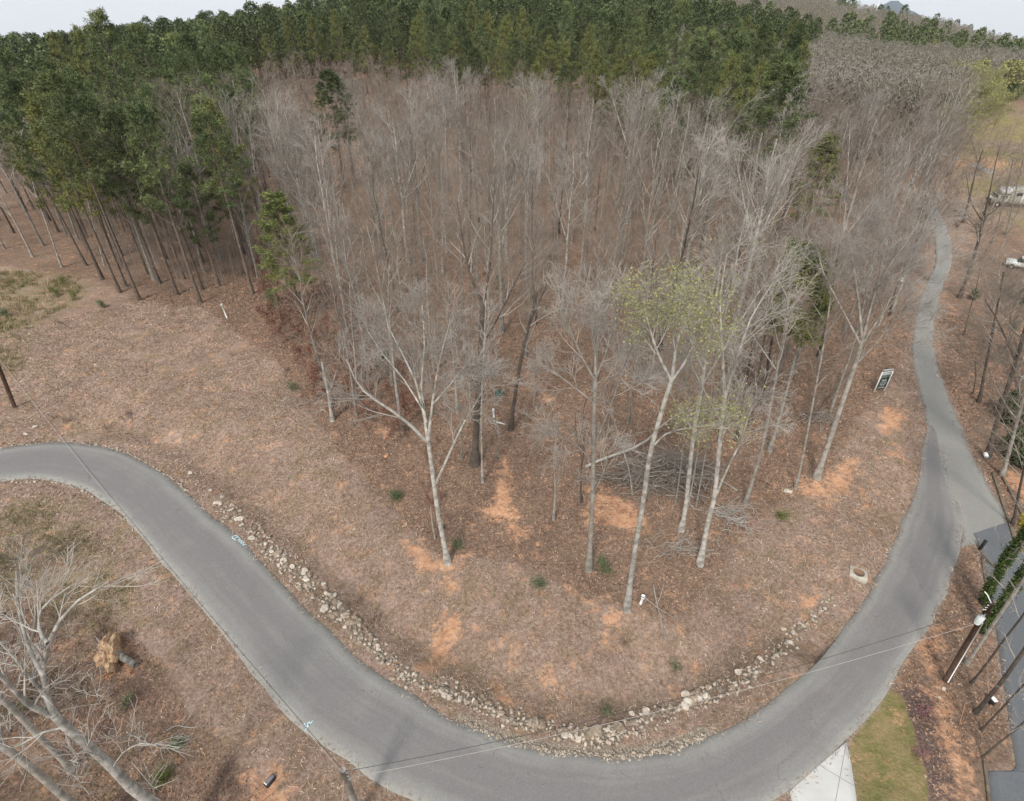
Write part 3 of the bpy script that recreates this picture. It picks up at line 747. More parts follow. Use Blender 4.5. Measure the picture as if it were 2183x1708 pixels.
PZ = [("at the left edge of the stand", lambda px, py: px < 120), ("in the stand above the bare slope", lambda px, py: px < 330), ("in the stand by the white pipe", lambda px, py: px < 600),
      ("in the belt behind the wood", lambda px, py: px < 1150), ("in the middle of the belt", lambda px, py: px < 1450), ("at the belt's right end", lambda px, py: True)]
used = set(); items = []
for (x, y, z, px, py, r) in cand:
    v = int(rng.integers(0, 6)) if rng.random() > .12 else 4
    s = rng.uniform(.82, 1.14) * float(np.interp(r, [70, 130, 400], [1, 1.25, 1.4])); root = PV[v]
    if v not in used: used.add(v); o = root; o.location = (x, y, z - .05); o.rotation_euler = (0, 0, rng.uniform(0, 6)); o.scale = (s, s, s)
    else: o = copy_tree(root, (x, y, z - .05), rng.uniform(0, 6), (s, s, s * rng.uniform(.74, 1.12)), (rng.normal() * .025, rng.normal() * .02))
    items.append((o, px, py, PLOOK[v]))
label_rows(items, "pine", PZ, "pines on the wooded hill", "pine tree")

# bare hardwoods
BV = [make_bare("bare_tree", 200 + i, **k) for i, k in enumerate([
    dict(H=15, r0=.15, cb=.42, forks=0), dict(H=16, r0=.18, cb=.36, forks=2, n1=10), dict(H=14, r0=.12, cb=.5, n1=11, L1=(2.2, 3.6)),
    dict(H=16.5, r0=.19, cb=.34, forks=3, n1=9, a1=(25, 55)), dict(H=13, r0=.10, cb=.38, n1=12, L1=(2, 3.4)), dict(H=15.5, r0=.14, cb=.45, bark="bark_pale", twig="twig_pale", forks=1, n1=11),
    dict(H=12, r0=.09, cb=.3, n1=13, L1=(1.8, 3.0), twig="twig"), dict(H=14.5, r0=.14, cb=.4, bark="bark_dark", twig="twig", n1=12)])]
BLOOK = ["straight bare grey", "twin-stemmed bare", "slender bare", "wide fan-crowned bare", "thin bare", "pale-barked bare", "low-branched bare", "dark-stemmed bare"]
GRN = make_bare("budding_tree", 290, H=13, r0=.12, cb=.35, forks=1, leaves=("leaf_new", 1.0, 9), n4=0)
def okw(x, y, px, py):
    # thin out the open lower part of the wood
    d = np.interp(py, [250, 600, 720, 850, 960], [1, 1, .6, .28, .12])
    clear = ((px > 1080) & (px < 1260) & (py > 690)) | ((px > 560) & (px < 640) & (py > 560))
    for x0, x1, y0, y1 in ((560, 725, 640, 800), (690, 800, 405, 570), (1645, 1760, 525, 640), (1800, 1880, 180, 260), (1660, 1740, 960, 1000)): clear |= (px > x0) & (px < x1) & (py > y0) & (py < y1)
    return (rng.random(x.shape) < d) & ~clear
bw = sample(WOOD, 120000, 260, -60, 42, 2.7, rng, rmin=25, k=.016, keep=okw); bw.sort(key=lambda q: q[5]); print("BARE", len(bw))
bl = sample(WOODL, 20000, 120, -66, -30, 3.0, rng, rmin=25, k=.01)[:26]; print(len(bl)); bspare = bw[265 - len(bl):]; bw = bw[:265 - len(bl)] + bl
BZ = [("in the strip left of the pines", lambda px, py: px < 200), ("under the left pine stand", lambda px, py: px < 540), ("behind the red-leaved thicket", lambda px, py: px < 760),
      ("behind the white forked tree", lambda px, py: px < 960), ("behind the dark double trunk", lambda px, py: px < 1130), ("behind the worn clay path", lambda px, py: px < 1300),
      ("behind the brush pile", lambda px, py: px < 1500), ("behind the leafing tree", lambda px, py: px < 1650), ("beside the bright green pine", lambda px, py: px < 1780), ("behind the sale sign", lambda px, py: px < 1900), ("along the upper road", lambda px, py: True)]
used = set(); items = []
for (x, y, z, px, py, r) in bw:
    v = int(rng.integers(0, 8)); s = rng.uniform(.74, 1.2) * (1.0 if py < 620 else .9)
    if py > 760: v = int(rng.choice([2, 4, 6]))
    gr = px > 1985 and py < 420
    root = GRN if gr else BV[v]; key = 99 if gr else v
    if key not in used: used.add(key); o = root; o.location = (x, y, z - .05); o.rotation_euler = (0, 0, rng.uniform(0, 6)); o.scale = (s, s, s)
    else: o = copy_tree(root, (x, y, z - .05), rng.uniform(0, 6), (s, s, s * rng.uniform(.92, 1.08)), (rng.normal() * .03, rng.normal() * .03))
    items.append((o, px, py, "budding green" if gr else BLOOK[v]))
label_rows(items, "tree", BZ, "bare trees of the wood", "tree")
# ---------------------------------------------------------------- the rest of the wood, beyond the 300 that show largest: one object each
def low_bare(rng, H, tw=.02):
    P0, R0 = leader(H, .012 * H * .8, rng, k=5)
    P1, R1 = sprout(P0, R0, 9, .35, .97, (20, 50), (H * .18, H * .3), .3, 3, rng, rs=.5, golden=True, minr=.02)
    P2, R2 = sprout(P1, R1, 6, .2, 1, (20, 55), (.9, 1.8), .2, 3, rng, rs=.6, minr=tw)
    P3, R3 = sprout(P2, R2, 4, .2, 1, (20, 55), (.5, 1.0), .2, 2, rng, rs=.7, minr=tw * .8)
    return join([(P0, R0, 4), (P1, R1, 3), (P2, R2, 3), (P3, R3, 3)])
def scatter_mesh(name, protos, pts, mats_, kind="stuff", rng=None, mi=None):
    V = []; F3 = []; F4 = []; M3 = []; M4 = []; n = 0
    for (x, y, z, s) in pts:
        p = protos[int(rng.integers(0, len(protos)))]; a = rng.uniform(0, 6.28)
        v = rot(p[0], a) * s + [x, y, z]; V.append(v)
        for q, mm in p[1]:
            (F4 if q.shape[1] == 4 else F3).append(q + n); (M4 if q.shape[1] == 4 else M3).append(np.full(len(q), mm))
        n += len(v)
    Fs = []; ms = []
    if F4: Fs.append(np.vstack(F4)); ms.append(np.concatenate(M4))
    if F3: Fs.append(np.vstack(F3)); ms.append(np.concatenate(M3))
    o = new_obj(name, np.vstack(V), Fs, None, mats=mats_, midx=np.concatenate(ms))
    meta(o, kind=kind); return o
rng = np.random.default_rng(31)
# saplings and undergrowth between the trees
def sapling(rng, H):
    P0, R0 = leader(H, .035, rng, k=5, wob=.3)
    P1, R1 = sprout(P0, R0, 7, .25, .98, (25, 55), (H * .15, H * .3), .3, 3, rng, rs=.5, minr=.012)
    P2, R2 = sprout(P1, R1, 4, .2, 1, (20, 55), (.3, .8), .2, 2, rng, rs=.7, minr=.009)
    v, q = join([(P0, R0, 4), (P1, R1, 3), (P2, R2, 3)]); return v, [(q, 0)]
SP = [sapling(rng, h) for h in (3, 4, 5, 6.5, 8, 9)]
def oku(x, y, px, py):
    d = np.interp(py, [300, 620, 760, 900, 1000], [.8, 1, .9, .5, .2]); f = vnoise(x / 6, y / 6, 77)
    clear = (px > 1060) & (px < 1230) & (py > 720)
    return (rng.random(x.shape) < d) & (f > .28) & ~clear
us = sample(WOOD, 60000, 130, -60, 45, 1.1, rng, rmin=25, k=.008, keep=oku)
us = us[:1800] + sample([(0, 400), (120, 500), (300, 615), (430, 640), (550, 610), (560, 450), (420, 380), (100, 340)], 9000, 110, -60, -20, 1.3, rng, rmin=25)[:420]
scatter_mesh("undergrowth", SP, [(x, y, z - .05, rng.uniform(.7, 1.15)) for (x, y, z, *_ ) in us], [M["twig"]], rng=rng)
us2 = sample([(540, 560), (640, 600), (760, 660), (860, 820), (900, 950), (800, 960), (700, 890), (640, 800), (560, 700)], 4000, 70, -50, 10, .9, rng, rmin=20)
red = []
for h in (2.2, 3, 3.8):
    v, f = sapling(rng, h); C = v[rng.integers(0, len(v), 90)]; C = C[C[:, 2] > h * .25]; lv, lt = blades(C, 4, .13, .05, rng, .14)
    red.append((np.vstack([v, lv]), f + [(lt + len(v), 1)]))
us3 = sample([(900, 950), (940, 940), (960, 1130), (930, 1150), (905, 1050)], 2500, 50, -30, 10, .55, rng, rmin=15)
scatter_mesh("red_leaved_thicket", red, [(x, y, z - .05, rng.uniform(.55, 1.0)) for (x, y, z, *_ ) in us2[:95]] + [(x, y, z - .05, rng.uniform(.25, .4)) for (x, y, z, *_ ) in us3[:40]], [M["twig_red"], M["leaf_red"]], rng=rng)
print("UND", len(us), len(us2), len(us3))
# spare bare trees and the far hills' cover
LB = []
for i, h in enumerate((12, 14, 15, 16)):
    v, q = low_bare(rng, h, .028); LB.append((v, [(q, 0)]))
pts = [(x, y, z, rng.uniform(.85, 1.1)) for (x, y, z, *_ ) in bspare]
scatter_mesh("distant_bare_wood", LB, pts[:1100], [M["twig"]], rng=rng)
def far_crown(rng, H, W, n, size, cb, m):
    u = rng.random(n) ** .7; a = rng.uniform(0, 6.28, n); rr = W * np.sqrt(np.clip(1 - u ** 2.2, .03, 1)) * np.sqrt(rng.uniform(.35, 1, n))
    C = np.stack([rr * np.cos(a), rr * np.sin(a), H * (cb + (1 - cb) * u)], 1)
    V, T = blades(C, 3, size, size * .42, rng, .25); P0, R0 = leader(H * .8, .16, rng, k=4); v, q = tubes(P0, R0, 4)
    return np.vstack([v, V]), [(q, 0), (T + len(v), m)]
FP = [far_crown(rng, h, w_, 420, .42, .42, 1) for h, w_ in ((16, 2.9), (17, 3.2), (15, 2.6))]
pts = [(x, y, z, rng.uniform(.8, 1.25) * 1.3) for (x, y, z, *_ ) in spare]
scatter_mesh("distant_pine_wood", FP, pts[:1100], [M["bark_pine"], M["needle"]], rng=rng)
# far country: sampled by bearing and distance out to the ridge
def farpts(n, r0, r1, b0, b1, cond):
    r = np.exp(rng.uniform(math.log(r0), math.log(r1), n)); b = np.radians(rng.uniform(b0, b1, n)); x = r * np.sin(b); y = r * np.cos(b); z = ground_z(x, y)
    k = cond(x, y, r, np.degrees(b)); return [(a, b_, c, d) for a, b_, c, d in zip(x[k], y[k], z[k], r[k])]
cond_p = lambda x, y, r, b: ((vnoise(x / 90, y / 90, 8) > .66) | (b < 14))
cond_b = lambda x, y, r, b: ((vnoise(x / 90, y / 90, 8) <= .66) & (b >= 14))
fg = farpts(1500, 170, 1500, 22, 46, lambda x, y, r, b: vnoise(x / 40, y / 40, 12) > .55)
fp = farpts(4200, 260, 1500, -52, 43, cond_p); fb = farpts(7000, 150, 1500, 14, 46, cond_b)
gx2, gy2 = None, None
def notfield(p):
    px, py = proj(p[0], p[1], p[2]); return not (float(px) > 1985 and 215 < float(py) < 520)
FP2 = [far_crown(rng, 16, 3.4, 130, .85, .3, 1), far_crown(rng, 14, 3.1, 120, .8, .3, 1)]
def far_bare(rng, H, W, n, size):
    a = rng.uniform(0, 6.28, n); u = rng.random(n); rr = W * np.sqrt(np.clip(1 - (2 * u - .9) ** 2, .05, 1)) * np.sqrt(rng.uniform(.2, 1, n))
    C = np.stack([rr * np.cos(a), rr * np.sin(a), H * (.35 + .65 * u)], 1); d = unit(rng.normal(size=(n, 3)) + [0, 0, 1.2]); s = unit(np.cross(d, rng.normal(size=d.shape)))
    V = np.stack([C - s * size * .09, C + s * size * .09, C + d * size], 1).reshape(-1, 3); P0, R0 = leader(H * .9, .16, rng, k=4); v, q = tubes(P0, R0, 4)
    return np.vstack([v, V]), [(q, 0), (np.arange(len(V)).reshape(-1, 3) + len(v), 0)]
FB2 = [far_bare(rng, 14, 4.2, 300, .95), far_bare(rng, 13, 4, 280, .85)]
scatter_mesh("far_hill_evergreens", FP2, [(x, y, z, rng.uniform(.7, 1.35) * (1 + r / 2500)) for (x, y, z, r) in fp if notfield((x, y, z))], [M["bark_pine"], M["needle"]], rng=rng)
scatter_mesh("far_hill_bare_woods", FB2, [(x, y, z, rng.uniform(.85, 1.2) * (1 + r / 2500)) for (x, y, z, r) in fb if notfield((x, y, z))], [M["far_twig"]], rng=rng)
scatter_mesh("far_hill_spring_woods", [far_crown(rng, 12, 3.6, 120, .8, .3, 1)], [(x, y, z, rng.uniform(.8, 1.25)) for (x, y, z, r) in fg if notfield((x, y, z))], [M["twig"], M["leaf_new"]], rng=rng)
# mountain on the skyline; blue of distance haze mixed into its forest colour
n = 90; a = np.linspace(-1, 1, n); rows = 26
mx_, my_ = 6900 * math.sin(math.radians(29.7)), 6900 * math.cos(math.radians(29.7))
U_, V_ = np.meshgrid(np.linspace(-1, 1, n), np.linspace(-1, 1, rows * 2))
hh = 205 * np.exp(-np.abs((U_ + .03) / .15) ** 2.2) + 155 * np.exp(-((U_ - .08) / .27) ** 2)
hh = hh * np.exp(-(V_ / .5) ** 2) * (1 + .25 * (fbm(U_ * 9 + 9, V_ * 5 + 9, 61) - .5)) - 60
xx = mx_ + U_ * 1750; yy = my_ + V_ * 900 - U_ * 700
jj, ii = np.meshgrid(np.arange(rows * 2 - 1), np.arange(n - 1), indexing='ij'); a = (jj * n + ii).ravel()
mt_ = new_obj("mountain", np.stack([xx.ravel(), yy.ravel(), hh.ravel()], 1), [np.stack([a, a + 1, a + 1 + n, a + n], 1)], mat("mountain_hazed_forest", (.050, .085, .115), col2=(.06, .085, .105), scale=.004), smooth=True)
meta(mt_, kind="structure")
# ---------------------------------------------------------------- the trees one can tell apart, traced limb by limb at their own distance
def limb3(path, Y0, dy=0.0, r0=.1, r1=.03, k=7):
    pts = np.array([onplane(px, py, Y0 + dy * i / max(len(path) - 1, 1)) for i, (px, py) in enumerate(path)])
    P = smooth_line(pts, 3); s = np.linspace(0, len(P) - 1, k); i = np.clip(s.astype(int), 0, len(P) - 2); u = (s - i)[:, None]
    P = P[i] * (1 - u) + P[i + 1] * u
    return P, r0 + (r1 - r0) * np.linspace(0, 1, k) ** .8

def near_tree(name, label, base, trunk, limbs=(), r=(.16, .06), bark="bark_pale", twig="twig_pale", nsub=6, Ls=(1.2, 2.4), n3=5, n4=3, top=0, topL=(2, 3.4), topt=.45,
              leaves=None, seed=1, flare=1.9, needles_=None, cat="tree", up=.3, ang=(22, 48), tw=.009, group=None, zbase=None):
    rng = np.random.default_rng(seed); b = GG(*base) if zbase is None else np.array(zbase, float); Y0 = b[1]
    T, R = limb3([base] + list(trunk), Y0, 0, r[0], r[1], 10) if zbase is None else limb3(list(trunk), Y0, 0, r[0], r[1], 10)
    R = R * .87; T[0] = b - [0, 0, .25]; R[0] *= flare
    tk = [(T[None], R[None], 9)]; L1P = []; L1R = []
    for lb in limbs:
        path, dy, a, b_ = lb if len(lb) == 4 else (lb[0], lb[1], lb[2], .02)
        P, RR = limb3(path, Y0, dy, a, b_, 7)
        if lb is not None: L1P.append(P); L1R.append(RR)
    br = []; P1 = np.zeros((0, 5, 3)); R1 = np.zeros((0, 5))
    if top: P1, R1 = sprout(T[None], R[None], top, topt, .99, ang, topL, up, 5, rng, rs=.55, tip=.25, wob=.1, golden=True, bias=1.2, minr=.016); br.append((P1, R1, 4))
    if L1P:
        LP, LR = np.stack(L1P), np.stack(L1R); tk.append((LP, LR, 6))
        q, w_ = sprout(LP, LR, nsub + 2, .25, .99, ang, (Ls[0] * 1.1, Ls[1] * 1.3), up, 5, rng, rs=.55, tip=.3, wob=.12, minr=.013); br.append((q, w_, 4)); P1 = np.vstack([P1, q]); R1 = np.vstack([R1, w_])
    if len(P1) == 0: P1, R1 = sprout(T[None], R[None], 6, .5, 1, ang, Ls, up, 5, rng, minr=.01); br.append((P1, R1, 4))
    P2, R2 = sprout(P1, R1, nsub, .2, .98, (20, 50), Ls, .2, 4, rng, rs=.6, tip=.4, wob=.12, minr=tw)
    br.append((P2, R2, 3))
    P3, R3 = sprout(P2, R2, n3, .2, .98, (20, 55), (Ls[0] * .4, Ls[1] * .45), .12, 3, rng, rs=.7, tip=.5, minr=tw * .8) if n3 else (P2, R2)
    if n3: br.append((P3, R3, 3))
    if n3 and n4: P4, R4 = sprout(P3, R3, n4, .3, .98, (20, 55), (Ls[0] * .2, Ls[1] * .28), .1, 2, rng, minr=tw * .7); br.append((P4, R4, 3))
    root = empty(name, b)
    tr = join(tk); new_obj("trunk", tr[0] - b, [tr[1]], M[bark], root, True)
    cr = join(br); nl = sum(len(a_) * (a_.shape[1] - 1) * s_ for a_, b_, s_ in br if s_ == 4)
    if leaves:
        C = P3[:, -1]; C = C[rng.random(len(C)) < leaves[1]]; LV, LT = blades(C, leaves[2], leaves[3] if len(leaves) > 3 else .12, .028, rng, .2)
        V, F, mi = combine(cr, (LV, LT)); new_obj("crown", V - b, F, None, root, mats=[M[twig], M[leaves[0]]], midx=mi)
    elif needles_:
        C = np.vstack([P3[:, -1], P2[:, -1], P2[:, 2]]); C = C[rng.random(len(C)) < needles_[1]]; NV, NT = needles(C, needles_[2], .3, .26, .035, rng)
        V, F, mi = combine(cr, (NV, NT)); new_obj("crown", V - b, F, None, root, mats=[M["bark_pine"], M[needles_[0]]], midx=mi)
    else:
        mi = np.zeros(len(cr[1]), int); mi[:nl] = 1; new_obj("crown", cr[0] - b, [cr[1]], None, root, mats=[M[twig], M["limb"]], midx=mi)
    meta(root, label, cat, group); return root

NT = near_tree
NT("forked_tree", "white-barked tree with long low limbs spread like arms beside the clay patch", (955, 1200), [(935, 1100), (925, 1030), (913, 940)],
   [([(913, 945), (860, 893), (800, 853), (765, 822), (738, 765)], -.5, .09), ([(930, 1030), (966, 950), (990, 900), (1020, 850), (1050, 790)], -.8, .075), ([(912, 940), (903, 880), (885, 810), (850, 740), (825, 690)], .8, .08),
    ([(913, 938), (922, 860), (935, 780), (958, 690)], .6, .085), ([(908, 900), (898, 820), (905, 740), (900, 650)], 1.6, .07), ([(905, 880), (862, 810), (820, 760), (780, 700)], 1.5, .05), ([(925, 860), (960, 820), (1000, 770)], -1, .05)],
   r=(.15, .11), seed=11, nsub=5, Ls=(.9, 1.9))
NT("tall_tree", "pale straight tree whose branches burst from one knot, left edge of the large clay patch", (1255, 1215), [(1262, 1100), (1265, 1000), (1266, 900), (1270, 800)],
   [([(1268, 810), (1240, 760), (1215, 700), (1195, 640)], .5, .06), ([(1268, 810), (1290, 760), (1305, 700), (1340, 620)], -.5, .06), ([(1270, 800), (1268, 720), (1262, 620)], .8, .06), ([(1268, 950), (1300, 870), (1325, 800), (1345, 740)], -1, .045),
    ([(1264, 985), (1235, 955), (1200, 930), (1185, 905)], -1, .035), ([(1267, 860), (1230, 830), (1190, 800), (1165, 790)], .6, .04), ([(1262, 1060), (1285, 1010), (1300, 960)], -.5, .03), ([(1268, 820), (1310, 800), (1350, 790)], .9, .03)], r=(.145, .09), bark="bark", seed=12, nsub=5, Ls=(.8, 1.7))
NT("tall_tree", "smooth pale leaning tree with yellow green spring leaves, nearest to the white pipe", (1337, 1298), [(1352, 1180), (1370, 1080), (1385, 970), (1410, 880), (1432, 810)],
   [([(1432, 812), (1405, 760), (1385, 700), (1370, 640)], .5, .07), ([(1432, 812), (1440, 750), (1455, 680), (1460, 610)], 1.2, .08), ([(1430, 815), (1462, 770), (1485, 720), (1505, 660)], -.4, .06), ([(1385, 960), (1420, 925), (1470, 912), (1540, 905)], -.8, .045)],
   r=(.135, .09), seed=13, leaves=("leaf_new", .9, 7, .075), nsub=6, Ls=(.6, 1.25), n4=0)
NT("tall_tree", "pale tree with scaly lower bark between the brush pile and the clay patch", (1452, 1130), [(1462, 1080), (1470, 1000), (1478, 930), (1492, 850), (1500, 790)],
   [([(1500, 790), (1470, 720), (1450, 640)], .8, .07), ([(1500, 790), (1515, 700), (1530, 610), (1540, 520)], .9, .08), ([(1497, 820), (1540, 750), (1575, 690), (1620, 620)], .3, .055), ([(1480, 920), (1440, 860), (1415, 800)], -.6, .04)],
   r=(.14, .10), seed=14, leaves=("leaf_new", .22, 4, .07), nsub=5, Ls=(1, 2))
NT("tall_tree", "pale tree split low into two leaning stems, right of the brush pile", (1492, 1203), [(1510, 1110), (1523, 1060), (1533, 960), (1545, 850)],
   [([(1525, 1060), (1550, 1000), (1580, 940), (1598, 880), (1613, 850)], -1, .06), ([(1545, 850), (1540, 750), (1535, 640), (1550, 540)], 1, .08), ([(1545, 850), (1570, 770), (1600, 680), (1650, 600)], .5, .06), ([(1533, 950), (1560, 880), (1590, 800)], -1, .045),
    ([(1538, 900), (1500, 830), (1470, 770)], .8, .04)], r=(.145, .10), seed=15, leaves=("leaf_new", .15, 4, .07), nsub=5, Ls=(1, 2.1))
NT("double_trunk_tree", "dark thick-trunked tree standing behind a thin pale stem, above the clay path", (1012, 990), [(1016, 900), (1022, 800), (1028, 700), (1030, 640)],
   [([(1030, 650), (1000, 580), (985, 500), (975, 430)], .8, .09), ([(1030, 645), (1045, 560), (1050, 470), (1055, 380)], .5, .10), ([(1026, 740), (1060, 680), (1090, 620), (1120, 560)], -.8, .07), ([(1020, 850), (990, 760), (970, 690)], .8, .05)],
   r=(.24, .16), bark="bark_dark", twig="twig", seed=16, nsub=6, Ls=(1.2, 2.4))
NT("thin_tree", "thin straight pale stem in front of the dark thick trunk", (1029, 1028), [(1026, 920), (1028, 820), (1032, 740), (1036, 640)], [], r=(.07, .04), seed=17, top=8, topL=(1.2, 2.2), nsub=4, Ls=(.6, 1.2))
NT("leaning_tree", "dark trunk leaning right beside the worn path, on a bare round of soil", (1088, 917), [(1100, 830), (1115, 745), (1130, 685), (1145, 620)], [([(1128, 690), (1160, 620), (1175, 550)], .5, .06), ([(1140, 640), (1135, 560), (1150, 480)], .8, .07)],
   r=(.15, .09), bark="bark_dark", twig="twig", seed=18, top=5, nsub=5, Ls=(1, 2))
NT("pine_tree", "young pine with bright green boughs on a bare lower trunk, leaning right among bare trees", (1640, 962), [(1665, 880), (1690, 780), (1710, 690), (1712, 600), (1708, 550)], [], r=(.12, .03), bark="bark", seed=19, top=30, topL=(1.1, 1.9), topt=.5, ang=(55, 85), nsub=5, Ls=(.4, .8), n3=3, n4=0, needles_=("needle_b", 1.0, 16), up=.1, cat="pine tree", group="small pines among the bare trees")
NT("fan_crowned_tree", "large grey tree with wide fan of limbs, rooted at the clay bank", (1740, 1020), [(1768, 940), (1798, 850), (1822, 780), (1840, 720)],
   [([(1838, 725), (1830, 640), (1815, 540), (1800, 460)], 1, .08), ([(1838, 725), (1860, 640), (1880, 560), (1900, 480)], .6, .08), ([(1832, 745), (1880, 670), (1930, 620), (1985, 575)], -.4, .06), ([(1835, 735), (1790, 650), (1755, 580), (1740, 520)], 1, .06),
    ([(1822, 780), (1870, 730), (1900, 690), (1935, 665)], -1, .05), ([(1842, 715), (1870, 610), (1930, 520), (1960, 470)], .4, .06)], r=(.19, .12), bark="bark", seed=20, nsub=6, Ls=(1.2, 2.4))
NT("tall_tree", "slim grey-brown trunk right of the split tree, first beyond the fallen sticks", (1588, 1075), [(1618, 980), (1640, 880), (1658, 780), (1675, 690), (1685, 600)], [], r=(.105, .05), bark="bark", twig="twig", seed=21, top=11, topL=(1.6, 3), topt=.55, nsub=5, Ls=(.9, 1.8))
NT("tall_tree", "slender grey tree rising by the pale boulder at the clay bank", (1697, 1040), [(1716, 950), (1738, 830), (1755, 740), (1770, 640)], [], r=(.08, .04), bark="bark", twig="twig", seed=22, top=10, topL=(1.5, 2.8), nsub=5, Ls=(.8, 1.7))
NT("dead_snag", "broken whitish dead trunk standing by a tan boulder under the red-leaved thicket", (708, 895), [(700, 840), (692, 800), (686, 772)], [([(700, 840), (712, 810), (716, 790)], -.3, .03)], r=(.13, .09), bark="bark_pale", seed=23, top=0, nsub=2, Ls=(.4, .8), n3=2, n4=0)
NT("crooked_tree", "crooked thin stem with stubby knots, alone right of the clay path", (1180, 1108), [(1184, 1040), (1180, 980), (1186, 930), (1178, 895)], [([(1184, 1050), (1194, 1010), (1190, 970)], -.3, .03)], r=(.07, .03), bark="bark", twig="twig", seed=24, nsub=3, Ls=(.4, .9), n3=2, n4=0)
NT("crooked_tree", "crooked dark stem close behind the knotted pale tree", (1240, 1072), [(1238, 1010), (1246, 950), (1240, 900), (1250, 850)], [([(1242, 980), (1228, 930), (1226, 880)], .3, .03)], r=(.07, .03), bark="bark_dark", twig="twig", seed=25, nsub=3, Ls=(.5, 1.1), n3=3, n4=0)
NT("thin_tree", "thin stem leaning left between the knotted tree and the brush pile", (1350, 1053), [(1338, 990), (1322, 940), (1305, 880), (1290, 820)], [], r=(.05, .02), bark="bark", seed=26, top=6, topL=(.8, 1.6), nsub=3, Ls=(.4, .9), n4=0)
for i, (bp, tp, lb) in enumerate([((1440, 1075), [(1452, 990), (1462, 900), (1470, 820)], "thin grey stem rising through the middle of the brush pile"),
                                  ((1465, 1085), [(1480, 1010), (1492, 930), (1505, 860)], "thin grey stem at the front right of the brush pile"),
                                  ((1484, 1080), [(1500, 990), (1515, 900), (1525, 830)], "thin grey stem just left of the split pale tree"),
                                  ((985, 980), [(980, 880), (968, 780), (962, 700)], "thin grey stem left of the dark thick trunk"),
                                  ((928, 1150), [(922, 1120), (918, 1080)], "short broken stub at the left foot of the white forked tree"),
                                  ((1058, 985), [(1056, 900), (1054, 820), (1060, 740)], "thin bent stem right of the dark thick trunk"),
                                  ((1020, 700), [(1015, 600), (1010, 500)], "slim stem behind the crown of the dark thick trunk")]):
    NT("thin_tree", lb, bp, tp, [], r=(.055, .03), bark="bark", twig="twig", seed=60 + i, top=5 if i != 4 else 1, topL=(.8, 1.6) if i != 4 else (.2, .3), nsub=3, Ls=(.5, 1.0), n3=3, n4=0, group="thin stems at the front of the wood")
for i, (bp, tp, rr, lb) in enumerate([
    ((1600, 900), [(1618, 800), (1632, 700), (1640, 600)], .12, "dark trunk behind the split pale tree, left of a pair"), ((1622, 860), [(1640, 760), (1655, 660), (1665, 560)], .13, "dark trunk behind the split pale tree, right of a pair"),
    ((1570, 940), [(1585, 850), (1600, 760), (1612, 660)], .11, "dark slim trunk directly right of the leafing crown"), ((1745, 760), [(1760, 690), (1775, 610), (1790, 520)], .12, "dark leaning trunk behind the bright green pine"),
    ((835, 820), [(832, 740), (828, 660), (830, 560)], .13, "grey trunk behind the left arm of the white forked tree"), ((760, 850), [(758, 780), (750, 690), (745, 600)], .09, "grey stem at the right edge of the red-leaved thicket"),
    ((975, 880), [(968, 780), (960, 690), (955, 600)], .10, "grey trunk behind the crown of the white forked tree"), ((1120, 760), [(1128, 680), (1130, 590), (1140, 490)], .12, "grey trunk behind the dark leaning tree"),
    ((1360, 820), [(1372, 740), (1380, 640), (1390, 540)], .11, "grey trunk behind the leafing crown"), ((1385, 815), [(1398, 730), (1405, 640)], .09, "twin grey trunk right behind the leafing crown")]):
    NT("tall_tree", lb, bp, tp, [], r=(rr, .05), bark="bark_dark" if i < 4 else "bark", twig="twig", seed=80 + i, top=11, topL=(1.8, 3.2), nsub=5, Ls=(.9, 1.9), group="taller trees at the front of the wood")
# white-stemmed trees at the left pine edge
NT("birch_tree", "white thin trunk at the left end of the pine stand, bare crown above", (130, 567), [(104, 490), (80, 425), (60, 350), (45, 280)], [], r=(.10, .05), seed=31, top=9, topL=(1.5, 3), nsub=5, Ls=(.9, 1.8))
NT("birch_tree", "whitish trunk at the right end of the pine stand", (575, 528), [(562, 470), (548, 400), (538, 330), (530, 250)], [], r=(.13, .06), seed=32, top=10, topL=(1.6, 3), nsub=5, Ls=(.9, 1.8))
NT("birch_tree", "whitish thin trunk between the birch and the first pines", (222, 566), [(205, 500), (190, 440), (175, 370)], [], r=(.08, .05), seed=33, top=8, topL=(1.5, 2.6), nsub=5, Ls=(.8, 1.6))
for i, (bp, tp, rr, lb) in enumerate([((428, 647), [(412, 560), (395, 470), (380, 380), (372, 250)], .17, "pine with a grey trunk nearest the bare slope, right of the front row"), ((298, 641), [(278, 560), (258, 470), (240, 380), (222, 240)], .17, "pine with a grey trunk at the middle of the front row"),
                                      ((255, 622), [(232, 540), (212, 460), (190, 370), (172, 220)], .16, "pine with a grey trunk, left of the front row"), ((340, 603), [(325, 530), (308, 450), (290, 370), (275, 230)], .15, "pine standing just behind the front row, above the middle"),
                                      ((539, 628), [(526, 560), (512, 490), (500, 420), (490, 300)], .13, "slim pine at the right end of the front row, by the white pipe")]):
    t_ = [bp] + tp; b = GG(*bp); top_ = onplane(*tp[-1], b[1]); Hh = top_[2] - b[2]
    o = copy_tree(PV[(i * 2) % 6], b, i * 1.3, (1.05, 1.05, max(Hh, 14) / 17.0 * 1.05), ((0), 0)); meta(o, lb, "pine tree", "pines on the wooded hill")
SPV = [make_pine("pine_tree", 150, H=16.5, cb=.30, W=2.7, nb=54, nn=16, r0=.15, nd="needle_b"), make_pine("pine_tree", 151, H=16.5, cb=.42, W=3.3, nb=60, nn=16, r0=.17, nd="needle", shape=1.2)]
PV += SPV
